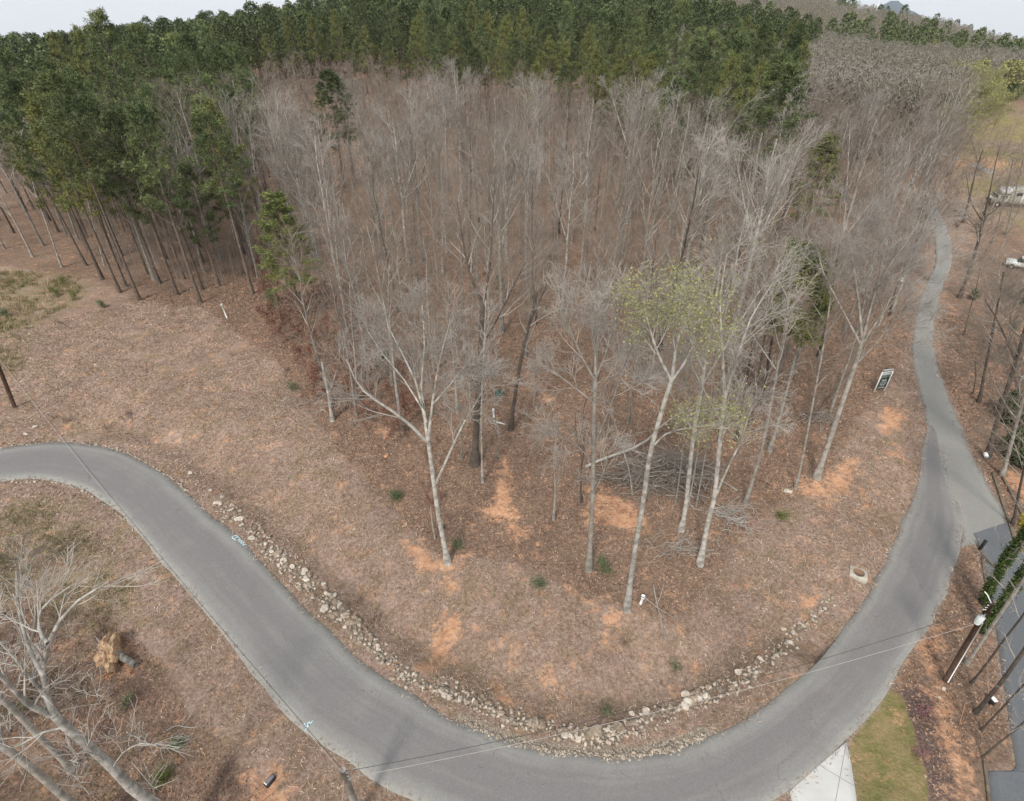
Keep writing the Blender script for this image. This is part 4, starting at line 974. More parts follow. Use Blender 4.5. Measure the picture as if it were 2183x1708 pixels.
# small pines and evergreens standing in the wood
def mark_pine(px, py, H, v, lb, W=1.0):
    b = GG(px, py); o = copy_tree(PV[v], b - [0, 0, .05], px * .1, (W, W, H / 16.5)); meta(o, lb, "pine tree", "small pines among the bare trees"); return o
mark_pine(735, 400, 18, 7, "dark layered pine standing alone above the bare crowns right of the pine stand", 1.45)
mark_pine(640, 675, 11.5, 6, "small yellowish pine at the left edge of the bare wood", 1.15)
mark_pine(1700, 520, 13, 6, "rounded yellowish pine rising among the bare crowns behind the bright green pine", 1.3)
mark_pine(1838, 185, 16, 7, "lone rounded dark green pine in the far bare crowns", 1.8)
mark_pine(1570, 560, 17.5, 2, "tallest dark pine at the front corner of the pine belt", 1.5)
mark_pine(1410, 330, 16, 1, "pale green pointed pine at the front of the pine belt", 1.0)
for i, (px, py, H, lb) in enumerate([(590, 680, 3.6, "tiny pine sapling by the white pipe"), (1065, 640, 3.0, "small green sapling deep in the bare wood, left of the dark leaning tree"), (825, 800, 2.6, "small pine sapling behind the white forked tree")]):
    mark_pine(px, py, H, 3, lb, .28)
# lower left: three big pale trunks rising past the camera
NT("forked_tree", "big white-barked tree forking widely above the roadside slope, nearest to the camera", None, [(305, 1709), (240, 1637), (185, 1587), (141, 1550), (115, 1524)],
   [([(117, 1526), (85, 1515), (55, 1498), (25, 1465), (-20, 1420)], -.3, .085, .05), ([(115, 1524), (102, 1495), (90, 1431), (102, 1372), (130, 1320), (167, 1280), (233, 1239)], .8, .10, .02),
    ([(102, 1372), (86, 1350), (83, 1320), (95, 1290), (150, 1250)], 1.2, .05), ([(92, 1440), (65, 1390), (48, 1335), (37, 1283), (35, 1217)], 1, .055), ([(100, 1490), (60, 1440), (20, 1390), (-30, 1340)], .6, .045),
    ([(141, 1550), (90, 1562), (40, 1590), (0, 1600)], -.6, .035), ([(240, 1637), (262, 1605), (300, 1585), (335, 1590)], -.5, .02), ([(230, 1630), (205, 1610), (170, 1600)], -.3, .025)],
   r=(.16, .115), seed=40, nsub=3, Ls=(.7, 1.4), n4=0, zbase=(float(onplane(305, 1709, 7.2)[0]) + .9, 7.2, 0), bark="bark_pale")
NT("tall_tree", "grey leaning trunk below the white forked giant, second from the road", (152, 1642), [(120, 1605), (81, 1568), (45, 1530), (15, 1500), (-40, 1450)], [], r=(.12, .10), seed=41, top=3, topL=(.8, 1.6), topt=.8, nsub=3, Ls=(.5, 1.0), n4=0, bark="bark")
NT("tall_tree", "grey leaning trunk in the corner below the white forked giant", None, [(160, 1722), (110, 1675), (70, 1640), (30, 1608), (-30, 1570)], [], r=(.125, .11), seed=42, top=3, topL=(.8, 1.6), topt=.8, nsub=3, Ls=(.5, 1.0), n4=0, bark="bark",
   zbase=(float(onplane(160, 1722, 7.4)[0]) + .4, 7.4, 0))
NT("bush", "grey twiggy leafless bush on the slope left of the road", (45, 1225), [(42, 1205), (38, 1180)], [], r=(.05, .02), seed=43, top=16, topL=(1.2, 2.2), topt=.05, nsub=6, Ls=(.5, 1.1), ang=(25, 65), cat="bush", leaves=("leaf_new", .1, 2), n4=0, twig="twig")
# right edge, over the driveway
def ivy(root, T, n, rad, seed):
    rng = np.random.default_rng(seed); i = rng.uniform(0, len(T) - 1.01, n); k = i.astype(int); u = (i - k)[:, None]; C = T[k] * (1 - u) + T[k + 1] * u
    C = C + unit(rng.normal(size=C.shape)) * rad * rng.uniform(.5, 1.25, (n, 1)); V, F = blades(C, 3, .10, .045, rng, .05)
    new_obj("ivy", V - np.array(root.location), [F], M["ivy"], root)
for i, (bp, tp, rr, n, rad, lb) in enumerate([((2097, 1287), [(2112, 1250), (2138, 1205), (2160, 1170), (2195, 1125), (2240, 1070)], .10, 2200, .17, "trunk wrapped in thick dark ivy, leaning over the driveway by the end of the rail"),
                                             ((2093, 1350), [(2116, 1316), (2150, 1268), (2185, 1215), (2240, 1140)], .085, 1700, .14, "ivy-covered trunk directly behind the transformer pole")]):
    o = NT("ivy_tree", lb, bp, tp, [], r=(rr, rr * .8), seed=50 + i, bark="bark_dark", twig="twig_pale", top=5, topL=(1, 2), topt=.4, nsub=3, Ls=(.5, 1.1), n4=0, ang=(40, 80))
    b = GG(*bp); T = np.array([b] + [onplane(x, y, b[1]) for x, y in tp]); ivy(o, T, n, rad, 5 + i)
for i, (bp, tp, rr, lb) in enumerate([((2060, 1416), [(2090, 1372), (2125, 1320), (2183, 1235), (2230, 1160)], .08, "blurred grey trunk right behind the transformer pole"), ((2070, 1457), [(2100, 1420), (2140, 1365), (2190, 1300), (2230, 1240)], .05, "thin dark stem crossing the driveway edge, second below the pole"),
                                      ((2080, 1520), [(2105, 1490), (2138, 1450), (2183, 1387), (2230, 1320)], .09, "dark trunk beside the small white meter box"), ((2091, 1557), [(2120, 1527), (2155, 1490), (2200, 1440)], .045, "thin stem just below the small white meter box"),
                                      ((2093, 1616), [(2125, 1588), (2160, 1560), (2210, 1515)], .045, "thin stem nearest the timber edging at the driveway turn")]):
    NT("tall_tree", lb, bp, tp, [], r=(rr, rr * .75), seed=55 + i, bark="bark_dark" if i else "bark", twig="twig_pale", top=4, topL=(.7, 1.4), topt=.6, nsub=3, Ls=(.4, .9), n3=3, n4=0, group="thin trunks between the road and the driveway")
for i, (bp, tp, lim, rr, lb) in enumerate([
    ((2045, 635), [(2062, 590), (2080, 535), (2092, 490), (2100, 450)], [([(2098, 460), (2110, 410), (2122, 350), (2135, 300)], .5, .09), ([(2096, 475), (2070, 430), (2060, 370)], .5, .06), ([(2098, 465), (2130, 440), (2145, 410)], -.5, .05)], .2, "dark crooked trunk on the far side of the upper road, near its narrow bend"),
    ((2052, 475), [(2062, 440), (2072, 400), (2082, 360), (2095, 320)], [([(2085, 350), (2075, 310), (2060, 280)], .5, .05)], .19, "broken ivy-stained trunk left of the motorhome"),
    ((2055, 715), [(2068, 660), (2080, 620), (2090, 570)], [], .06, "small dark sapling beside the upper road"),
    ((2088, 858), [(2098, 800), (2110, 740), (2125, 660), (2140, 580)], [], .12, "dark slim trunk in the leaf litter right of the upper road"),
    ((2106, 975), [(2125, 900), (2150, 820), (2175, 740), (2200, 650)], [([(2165, 770), (2130, 690), (2100, 640)], .5, .06), ([(2172, 745), (2200, 680), (2230, 620)], .5, .06)], .17, "broad dark trunk above the timber edging"),
    ((2137, 1015), [(2152, 960), (2168, 900), (2185, 840), (2210, 760)], [], .13, "pale mottled trunk by the dark evergreen bush"),
    ((2115, 520), [(2130, 470), (2145, 410), (2160, 340)], [], .13, "grey trunk in front of the motorhome"), ((2145, 500), [(2158, 440), (2172, 380), (2190, 300)], [], .11, "grey trunk at the front corner of the motorhome"),
    ((2075, 840), [(2080, 800), (2078, 770)], [], .05, "small twiggy sapling left of the dark slim trunk"),
    ((2160, 1120), [(2172, 1050), (2185, 990), (2200, 900)], [], .08, "thin leaning stem at the frame of the yellow flowering bush")]):
    NT("tall_tree", lb, bp, tp, lim, r=(rr, rr * .55), seed=90 + i, bark="bark_dark" if i not in (5, 6, 7) else "bark", twig="twig", top=13, topL=(2.0, 4.2), topt=.5, nsub=6, Ls=(1.1, 2.3), n4=3, group="trees along the right of the upper road")

# emergent pale fan crowns that stand out of the wood, and the spring-green trees by the far field
FANS = [make_bare("fan_crowned_tree", 500 + i, H=h, r0=.24, cb=.3, forks=f, n1=9, L1=(4.2, 6.8), a1=(28, 55), n2=7, n3=6, bark="bark_pale", twig="twig_pale", tw=.013) for i, (h, f) in enumerate([(17, 3), (16, 4)])]
for i, (px, py, s, lb) in enumerate([(985, 430, 1.15, "largest pale fan-crowned tree in the middle of the bare wood"), (1150, 390, 1.05, "pale fan crown in front of the middle of the pine belt"), (1335, 480, 1.1, "broad pale fan crown below the right part of the pine belt"), (760, 330, .95, "pale tall crown beside the lone layered pine"),
                                      (870, 560, .95, "pale fan crown above the white forked tree"), (680, 560, .95, "pale fan crown above the yellowish young pine"), (1560, 720, 1.0, "pale fan crown high above the split pale tree"), (1450, 640, .95, "pale fan crown above the brush pile"), 
                                      (1900, 500, .95, "pale fan crown leaning toward the narrow upper road"), (1800, 430, 1.0, "pale fan crown above the sign, left of the upper road"), (1700, 330, 1.0, "pale fan crown right of the pine belt's corner"), (1080, 560, .9, "pale fan crown deep in the wood above the clay path"), (1850, 300, 1.0, "pale fan crown in the far right bare wood")]):
    b = GG(px, py); o = copy_tree(FANS[i % 2], b, i * 1.7, (s, s, s)); meta(o, lb, "tree")
for i, (px, py, s) in enumerate([(2010, 265, 1.0), (2035, 250, 1.1), (2060, 275, 1.15), (2085, 255, 1.0), (2105, 290, 1.1), (2125, 270, .95), (2020, 225, 1.1), (2055, 218, 1.0), (2090, 222, .9), (2000, 320, .9), (2120, 310, .85), (1975, 240, .9), (1990, 365, .95), (2028, 350, 1.05), (2068, 345, 1.1), (2045, 385, .9), (2098, 335, 1.0), (2112, 355, .9), (2015, 395, .85), (2132, 345, .95)]):
    b = GG(px - 35, py - 25); o = copy_tree(GRN, b, i * 1.1, (s * 1.2, s * 1.2, s)); meta(o, "bright spring-green tree by the far field, %s from the left" % ORD[sorted([2010, 2035, 2060, 2085, 2105, 2125, 2020, 2055, 2090, 2000, 2120, 1975, 1990, 2028, 2068, 2045, 2098, 2112, 2015, 2132]).index(px)], "tree", "spring-green trees by the far field")

SIDE = [(2065, 300, 2), (2140, 330, 4), (2085, 420, 6), (2160, 470, 2), (2120, 560, 4), (2175, 610, 6), (2150, 680, 2), (2060, 560, 6), (2130, 770, 4), (2170, 820, 0), (2040, 330, 4), (2105, 380, 2), (2140, 900, 6), (2185, 540, 0)]
for i, (px, py, v) in enumerate(SIDE):
    b = GG(px, py); o = copy_tree(BV[v], b, i * 2.1, (.72, .72, .72)); meta(o, "%s tree right of the upper road, %s from its distant end" % (BLOOK[v], ORD[sorted(p[1] for p in SIDE).index(py)]), "tree", "bare trees right of the upper road")
for i, (px, py) in enumerate([(20, 1560), (100, 1440), (215, 1500), (175, 1680), (300, 1600), (30, 1400), (150, 1360), (330, 1690)]):
    NT("bush", "leafless twiggy bush under the white forked giant, %s from the left edge" % ORD[sorted([20, 100, 215, 175, 300, 30, 150, 330]).index(px)], (px, py), [(px - 6, py - 16), (px - 12, py - 34)], [], r=(.03, .015), seed=600 + i, top=12, topL=(.7, 1.5), topt=.05, nsub=5, Ls=(.35, .8), n3=3, n4=0, ang=(25, 70), cat="bush", twig="twig", bark="bark", tw=.006, group="leafless bushes on the shady slope")
# ---------------------------------------------------------------- rocks
def rock_mesh(seed, sub=2):
    import bmesh
    rng = np.random.default_rng(seed); bm = bmesh.new(); bmesh.ops.create_icosphere(bm, subdivisions=sub, radius=.5)
    for _ in range(7):                      # chop flat faces off a ball
        n = unit(rng.normal(size=3)); d = rng.uniform(.24, .42)
        for v in bm.verts:
            k = np.dot(v.co, n)
            if k > d: v.co -= Vector(n * (k - d))
    for v in bm.verts: v.co += Vector(rng.normal(size=3) * .012)
    me = bpy.data.meshes.new("rock"); bm.to_mesh(me); bm.free(); return me
RK = [rock_mesh(s) for s in range(9)]
for i, me in enumerate(RK): me.materials.append(M["rock"])
M["rock_clay"] = mat("clay_boulder", (.52, .29, .17), col2=(.36, .19, .11), scale=3, bump=.5)
M["rock_w"] = mat("white_quartz", (.62, .56, .47), col2=(.38, .31, .24), scale=5, bump=.4, objrand=.15)
def put_rock(p, s, rng, me=None, name="rock", m=None):
    me = me or RK[int(rng.integers(0, 9))]
    if m: me = me.copy(); me.materials.clear(); me.materials.append(m)
    o = bpy.data.objects.new(name, me); COL.objects.link(o)
    o.location = (float(p[0]), float(p[1]), float(p[2]) + s[2] * .16); o.scale = s; o.rotation_euler = (rng.normal() * .3, rng.normal() * .3, rng.uniform(0, 6)); return o
rng = np.random.default_rng(5)
RKW = []
for me in RK[:5]:
    m2 = me.copy(); m2.materials.clear(); m2.materials.append(M["rock_w"]); RKW.append(m2)
LINES = [([(385, 1000), (420, 1030), (455, 1062)], 16, 7, .22, "at the upper start of the ditch"), ([(462, 1070), (485, 1092), (530, 1118), (560, 1148)], 40, 9, .30, "in the ditch across from the painted box"), ([(560, 1150), (600, 1185), (640, 1222), (680, 1262)], 56, 10, .30, "along the straight part of the ditch"),
         ([(640, 1205), (680, 1240), (712, 1278), (740, 1308), (765, 1330)], 30, 4, .42, "in the top row of big ditch stones"), ([(690, 1290), (740, 1335), (790, 1370), (815, 1390)], 44, 9, .28, "where the ditch starts to bend"), ([(830, 1430), (880, 1455), (930, 1465), (990, 1490)], 26, 10, .26, "below the long clay scar"),
         ([(1000, 1490), (1050, 1505), (1100, 1530)], 12, 8, .26, "at the sparse stretch before the curve"), ([(1136, 1545), (1200, 1562), (1270, 1562), (1330, 1552)], 40, 8, .34, "at the bottom of the curve"), ([(1330, 1550), (1380, 1522), (1440, 1500), (1490, 1485)], 44, 9, .34, "right of the curve's lowest point"),
         ([(1490, 1490), (1550, 1465), (1600, 1430), (1650, 1400)], 30, 10, .28, "on the right arm of the ditch"), ([(1640, 1390), (1680, 1355), (1720, 1325), (1775, 1275)], 26, 10, .24, "at the ditch's end below the manhole")]
tot = 0
for (ln, n, wd, s0, where) in LINES:
    L = smooth_line(np.array(ln, float), 8); items = []
    for i in range(n):
        t = rng.uniform(0, len(L) - 1.01); k = int(t); q = L[k] * (1 - (t - k)) + L[k + 1] * (t - k); d = L[k + 1] - L[k]; nrm = np.array([-d[1], d[0]]) / (np.hypot(*d) + 1e-6)
        px, py = q + nrm * rng.normal() * wd; s = s0 * float(np.clip(rng.lognormal(-.25, .38), .45, 1.7)); p = GG(px, py)
        if near_road(np.array([p[0]]), np.array([p[1]]), .05)[0]: continue
        o = put_rock(p, (s * rng.uniform(.8, 1.3), s * rng.uniform(.7, 1.0), s * rng.uniform(.5, .8)), rng, me=RKW[int(rng.integers(0, 5))] if rng.random() < .5 else None); items.append((s, o))
    items.sort(key=lambda q: -q[0])
    for i, (s, o) in enumerate(items):
        big = "largest" if i == 0 else ("second largest" if i == 1 else ("large" if i < len(items) * .3 else ("fist-sized" if i > len(items) * .7 else "middle-sized")))
        pale = o.data.materials[0] == M["rock_w"]; meta(o, "%s %s %s" % (big, "whitish stone" if pale else "tan grey rock", where), "rock", "rocks lining the roadside ditch")
    tot += len(items)
print("ROCKS", tot)
for px, py, s, lb, mm in [(825, 975, .55, "orange clay-stained boulder in the leaf litter left of the forked tree", "rock_clay"), (690, 878, .5, "tan boulder at the foot of the dead snag", "rock"), (1147, 1160, .32, "small yellow-tan stone right of the clay path", "rock_clay"),
                      (1682, 1048, .62, "pale broken boulder at the left end of the clay bank", "rock_w"), (75, 908, .42, "white pointed stone above the left bend", "rock_w"), (55, 925, .35, "flat white stone below the pointed one", "rock_w"), (2027, 1213, .3, "white stone on the edge of the right-hand asphalt", "rock_w"),
                      (632, 758, .28, "white stone at the edge of the red-leaved thicket", "rock_w"), (603, 787, .2, "small white stone below the thicket's edge", "rock_w"), (740, 950, .3, "grey stone left of the orange boulder", "rock"), (2012, 1470, .22, "white pebble on the eroded clay strip by the pole", "rock_w"), (2002, 1488, .18, "second white pebble on the eroded clay strip", "rock_w"),
                      (440, 1263, .2, "white stone on the slope left of the road", "rock_w"), (1108, 1186, .2, "reddish stone by the small green shrubs", "rock_clay"), (1998, 803, .3, "pale stone on the edge of the upper road", "rock_w"), (820, 935, .4, "second tan boulder above the orange one", "rock_clay"), (512, 722, .22, "whitish stone below the white pipe", "rock_w")]:
    meta(put_rock(GG(px, py), (s, s * .8, s * .6), rng, m=M[mm]), lb, "rock")
# crushed stone too small and too many to count
def chips(name, line, n, wd, s, m, seed):
    rng = np.random.default_rng(seed); L = smooth_line(np.array(line, float), 8); V = []; F = []
    t = rng.uniform(0, len(L) - 1.01, n); k = t.astype(int); u = (t - k)[:, None]; q = L[k] * (1 - u) + L[k + 1] * u; d = L[k + 1] - L[k]; nr = np.stack([-d[:, 1], d[:, 0]], 1) / (np.linalg.norm(d, axis=1, keepdims=True) + 1e-6)
    q = q + nr * rng.normal(size=(n, 1)) * wd; base = np.array([[1, 1, 1], [-1, -1, 1], [-1, 1, -1], [1, -1, -1]], float) * .5; tri = np.array([[0, 1, 3], [0, 2, 1], [0, 3, 2], [1, 2, 3]])
    for i in range(n):
        p = GG(q[i, 0], q[i, 1]); sz = s * rng.uniform(.5, 1.5); A = np.linalg.qr(rng.normal(size=(3, 3)))[0]; V.append((base @ A) * sz * [1, 1, .7] + p + [0, 0, sz * .1]); F.append(tri + 4 * i)
    o = new_obj(name, np.vstack(V), [np.vstack(F)], m); meta(o, kind="stuff"); return o
M["chip"] = mat("crushed_stone", (.44, .37, .29), var=.2, scale=4, island=.4)
chips("gravel", [(986, 1542), (1080, 1584), (1171, 1606), (1250, 1612), (1338, 1614), (1430, 1598), (1504, 1568)], 900, 5.5, .10, M["chip"], 1)
chips("ditch_stones", [(470, 1085), (560, 1165), (640, 1240), (720, 1310), (800, 1385), (860, 1440), (960, 1480), (1060, 1520), (1140, 1550), (1260, 1572), (1340, 1562), (1440, 1512), (1550, 1470), (1660, 1390), (1780, 1280)], 1000, 11, .14, M["chip"], 2)
chips("edge_gravel", [(0, 955), (130, 941), (260, 962), (365, 1020), (400, 1048)], 160, 1.6, .14, M["chip"], 3)
chips("edge_gravel_inner", [(0, 1030), (110, 1028), (190, 1055), (270, 1113)], 90, 1.6, .12, M["chip"], 4)

# ---------------------------------------------------------------- dead grass and fallen leaves on the ground (nobody could count them)
def litter_mesh(name, n, cond, size, wid, m, seed, upright, rmax=48):
    rng = np.random.default_rng(seed); r = np.sqrt(rng.uniform(10, rmax ** 2, n)); b = np.radians(rng.uniform(-62, 62, n)); x = r * np.sin(b); y = r * np.cos(b) ; y = np.where(y < 5, y, y)
    dens = np.clip(28 / r, .25, 1); k = (rng.random(n) < dens) & cond(x, y) & (y > 4); x, y, r = x[k], y[k], r[k]
    q = np.zeros(x.shape, bool)
    for P in ROADPOLYS: q |= inpoly(x, y, P) & (segdist(x, y, P, True) > np.abs(rng.normal(size=x.shape)) * .14)
    x, y, r = x[~q], y[~q], r[~q]
    z = ground_z(x, y) if False else np.array([0.0]); 
    i = np.clip(np.searchsorted(gx, x) - 1, 0, len(gx) - 2); j = np.clip(np.searchsorted(gy, y) - 1, 0, len(gy) - 2)
    z = ground_z(x, y); N = len(x)
    for P in ROADPOLYS: z = np.where(inpoly(x, y, P), base_h(x, y) + .05, z)
    c = np.stack([x, y, z + .01], 1); s_ = (size * rng.uniform(.5, 1.4, N) * (1 + r / 60))[:, None]; w_ = (wid * rng.uniform(.6, 1.4, N) * (1 + r / 60))[:, None]
    d = unit(np.stack([rng.normal(size=N), rng.normal(size=N), np.abs(rng.normal(size=N)) * upright + .12], 1)); sd_ = unit(np.cross(d, rng.normal(size=(N, 3)) * [.4, .4, 1] if upright < .5 else rng.normal(size=(N, 3))))
    V = np.stack([c - sd_ * w_, c + sd_ * w_, c + d * s_], 1).reshape(-1, 3); o = new_obj(name, V, [np.arange(len(V)).reshape(-1, 3)], m); meta(o, kind="stuff"); return o
M["straw"] = mat("dry_grass", (.48, .37, .285), col2=(.29, .20, .15), scale=1.2, island=.45)
M["fallen"] = mat("fallen_leaf", (.36, .24, .165), col2=(.20, .125, .088), scale=1.5, island=.5)
CLW = [wpoly(c) for c in CLAY]
def in_clay(x, y):
    q = np.zeros(x.shape, bool)
    for p in CLW: q |= inpoly(x, y, p)
    return q & (fbm(x / .8, y / .8, 9) < .55)
def in_leaf(x, y):
    q = inpoly(x, y, LEAFP)
    for p in LEAF2: q |= inpoly(x, y, p)
    return q
litter_mesh("dry_grass", 420000, lambda x, y: ~in_leaf(x, y) & ~in_clay(x, y) & ~inpoly(x, y, LAWN) & (vnoise(x / 2, y / 2, 5) > .2), .13, .012, M["straw"], 1, .5, 64)
litter_mesh("fallen_leaves", 480000, lambda x, y: in_leaf(x, y) & ~in_clay(x, y), .075, .026, M["fallen"], 2, .3, 66)

M["scrub"] = mat("scrub_leaf", (.24, .22, .09), col2=(.16, .15, .075), scale=1.0, island=.5); M["tuft"] = mat("straw_tuft", (.52, .40, .27), col2=(.34, .245, .155), scale=1.0, island=.4)
def tufts(name, poly, n, h, m, seed, wid=.016, nb=14, thr=.45):
    """clumps of standing stalks"""
    rng = np.random.default_rng(seed); lo, hi = poly.min(0), poly.max(0); x = rng.uniform(lo[0], hi[0], n); y = rng.uniform(lo[1], hi[1], n); k = inpoly(x, y, poly) & (vnoise(x / 1.7, y / 1.7, seed) > thr) & ~near_road(x, y, .5); x, y = x[k], y[k]; N = len(x)
    c = np.repeat(np.stack([x, y, ground_z(x, y)], 1), nb, 0) + rng.normal(size=(N * nb, 3)) * [.13, .13, 0]; d = unit(rng.normal(size=c.shape) * [.5, .5, .2] + [0, 0, 1]); s_ = unit(np.cross(d, rng.normal(size=c.shape))); H = h * rng.uniform(.4, 1.2, (N * nb, 1)) * np.repeat(rng.uniform(.5, 1.2, (N, 1)), nb, 0)
    V = np.stack([c - s_ * wid, c + s_ * wid, c + d * H], 1).reshape(-1, 3); o = new_obj(name, V, [np.arange(len(V)).reshape(-1, 3)], m); meta(o, kind="stuff")
tufts("scrub_weeds", GREEN[0], 2600, .55, M["scrub"], 3); tufts("scrub_straw", GREEN[0], 1500, .6, M["tuft"], 4)
tufts("slope_weeds", GREEN[1], 2200, .22, M["scrub"], 6, .01)
tufts("shade_weeds", LEAF2[0], 1500, .25, M["scrub"], 8, .01, thr=.62)
tufts("lot_straw", wpoly([(100, 760), (560, 760), (700, 960), (900, 1200), (1300, 1320), (1500, 1260), (1760, 1080), (1900, 900), (1930, 1100), (1800, 1300), (1600, 1420), (1300, 1530), (900, 1440), (600, 1150), (400, 1000), (100, 930)]), 5200, .20, M["tuft"], 9, .009, thr=.60)
tufts("lot_weeds", wpoly([(100, 760), (560, 760), (700, 960), (900, 1200), (1300, 1320), (1500, 1260), (1760, 1080), (1900, 900), (1930, 1100), (1800, 1300), (1600, 1420), (1300, 1530), (900, 1440), (600, 1150), (400, 1000), (100, 930)]), 3600, .12, M["scrub"], 10, .010, thr=.66)

tufts("roadside_brush", wpoly([(2000, 350), (2030, 360), (2058, 475), (2040, 490), (2012, 430)]), 900, 1.5, M["twig_red"], 12, .03, thr=.2)
tufts("shade_brush", LEAF2[0], 2600, .6, M["twig_red"], 14, .008, thr=.42)
# ---------------------------------------------------------------- things by the road
M["sign_black"] = mat("sign_panel_dark", (.035, .045, .042), col2=(.06, .075, .06), scale=2.5, rough=.5)
M["sign_pic"] = mat("sign_picture", (.16, .20, .17), col2=(.05, .08, .045), scale=3.5, rough=.5)
M["sign_grey"] = mat("sign_header", (.55, .60, .60), var=.1, scale=2, rough=.5)
M["ink"] = mat("sign_lettering", (.72, .76, .74), var=.02, scale=2, rough=.6)
def text_obj(name, body, size, m, parent, loc, rotx=math.pi / 2, rz=0, shear=0.0, ext=.002):
    cu = bpy.data.curves.new(name, 'FONT'); cu.body = body; cu.size = size; cu.extrude = ext; cu.align_x = 'CENTER'; cu.shear = shear
    t = bpy.data.objects.new(name + "_tmp", cu); COL.objects.link(t); dg = bpy.context.evaluated_depsgraph_get(); dg.update()
    me = bpy.data.meshes.new_from_object(t.evaluated_get(dg)); me.name = name; me.materials.clear(); me.materials.append(m); bpy.data.objects.remove(t)
    o = bpy.data.objects.new(name, me); COL.objects.link(o); o.parent = parent; o.location = loc; o.rotation_euler = (rotx, 0, rz); return o
# for-sale sign
b = GG(1874, 834); sg = empty("sale_sign", b, math.radians(12)); meta(sg, "white-framed dark real estate sign standing in the leaf litter by the upper road", "sign")
for s in (-1, 1): MB().box((s * .46, 0, .86), (.075, .075, 1.86), bev=.006).build("post", M["white"], sg)
MB().box((0, 0, 1.74), (.845, .05, .05), bev=.005).build("crossbar", M["white"], sg)
pn = MB().box((0, -.01, .98), (.84, .022, 1.38), bev=.003).build("panel", M["sign_black"], sg)
MB().box((0, -.025, 1.57), (.80, .008, .16)).build("header", M["sign_grey"], pn)
MB().box((0, -.025, 1.30), (.80, .008, .36)).build("picture", M["sign_pic"], pn)
text_obj("lettering", "Falls", .26, M["ink"], pn, (-.02, -.026, .93), shear=.3)
for i, (w_, zz) in enumerate([(.56, .80), (.50, .68), (.38, .60), (.44, .42), (.60, .36)]):
    mb = MB(); x0 = -w_ / 2
    rr = random.Random(i)
    while x0 < w_ / 2: l = rr.uniform(.03, .09); mb.box((x0 + l / 2, -.0225, zz), (l, .003, .035)); x0 += l + .02
    mb.build("small_print", M["ink"], pn)
MB().box((0, 0, 1.93), (.84, .03, .11), bev=.003).build("rider", M["sign_grey"], sg)
for s in (-1, 1): MB().tube([(s * .3, 0, 1.765), (s * .3, 0, 1.875)], .008, 6).build("hanger", M["metal"], sg)

# manhole slab
b = GG(1827, 1228); mh = empty("manhole", b, math.radians(-28)); meta(mh, "square concrete slab with a round rusty manhole lid beside the bend", "manhole")
M["conc"] = mat("concrete_weathered", (.50, .46, .38), col2=(.38, .34, .27), scale=4, bump=.3); M["rust"] = mat("rusty_lid", (.28, .17, .11), col2=(.20, .12, .08), scale=8, bump=.4, rough=.8)
MB().box((0, 0, .02), (.80, .68, .50), bev=.03).build("slab", M["conc"], mh)
mb = MB(); mb.tube([(0, 0, .25), (0, 0, .295)], .25, 28); mb.build("lid", M["rust"], mh)
mb = MB(); mb.tube([(0, 0, .26), (0, 0, .285)], .285, 28); mb.build("rim", M["conc"], mh)

# white plastic pipes
def pipe_stand(px, py, H, lean, lb, cap=True):
    b = GG(px, py); o = empty("vent_pipe", b); meta(o, lb, "pipe", "white plastic pipes about the lot"); top = np.array([lean[0], lean[1], H])
    MB().tube([(0, 0, -.1), top * .5, top], .06, 12).build("pipe", M["white"], o)
    if cap: MB().tube([top - [0, 0, .02], top + [0, 0, .11]], .095, 12).build("cap", M["white"], o)
pipe_stand(484, 678, 1.35, (-.12, 0), "white capped pipe standing upright at the edge of the bare slope by the pines")
pipe_stand(1365, 1287, .42, (.08, .05), "short white capped pipe beside the tree with yellow green leaves")
pipe_stand(1053, 888, .55, (-.03, 0), "white upright pipe near the green box in the wood")
b = GG(1064, 902); o = empty("loose_pipe", b); meta(o, "white plastic pipe lying on fallen leaves below the green box", "pipe"); MB().tube([(-.3, .16, .07), (.42, -.18, .06)], .045, 10).build("pipe", M["white"], o); MB().tube([(-.36, .19, .07), (-.29, .155, .07)], .055, 10).build("socket", M["white"], o)
# boxes
M["green_box"] = mat("green_plastic", (.06, .115, .085), var=.3, scale=3, rough=.5)
b = GG(1064, 843); o = empty("utility_box", b, .5); meta(o, "dark green utility box on bare soil in the wood", "utility box"); MB().box((0, 0, .14), (.62, .5, .34), taper=.92, bev=.03).build("body", M["green_box"], o); MB().box((0, 0, .335), (.64, .52, .05), bev=.02).build("lid", M["green_box"], o)
M["meter"] = mat("grey_plastic_lid", (.20, .18, .175), var=.25, scale=5, rough=.6)
b = GG(576, 1666); o = empty("meter_box", b, math.radians(-30)); meta(o, "black rounded meter box with a white bar on bare clay by the road", "meter box"); MB().box((0, 0, .05), (.26, .42, .20), bev=.05).build("body", M["black"], o); MB().box((0, .02, .172), (.18, .32, .03), bev=.01).build("lid", M["meter"], o); MB().box((0, -.165, .185), (.16, .035, .03), bev=.008).build("bar", M["white"], o)
b = GG(2111, 1499); o = empty("meter_box", b, .2); meta(o, "small white-topped meter box between thin trunks beside the driveway", "meter box"); MB().box((0, 0, .13), (.16, .22, .34), bev=.02).build("body", M["black"], o); MB().box((0, .0, .32), (.18, .24, .06), bev=.015).build("lid", M["white"], o)
b = GG(2088, 992); o = empty("mailbox", b, -.5); meta(o, "small white mailbox on a short post at the driveway mouth", "mailbox"); MB().tube([(0, 0, -.05), (0, 0, .75)], .035, 8).build("post", M["wood"], o); mb = MB(); mb.box((0, 0, .86), (.22, .48, .2), bev=.05); mb.build("box", M["white"], o); MB().box((0, -.25, .86), (.18, .02, .17)).build("door", M["metal"], o)
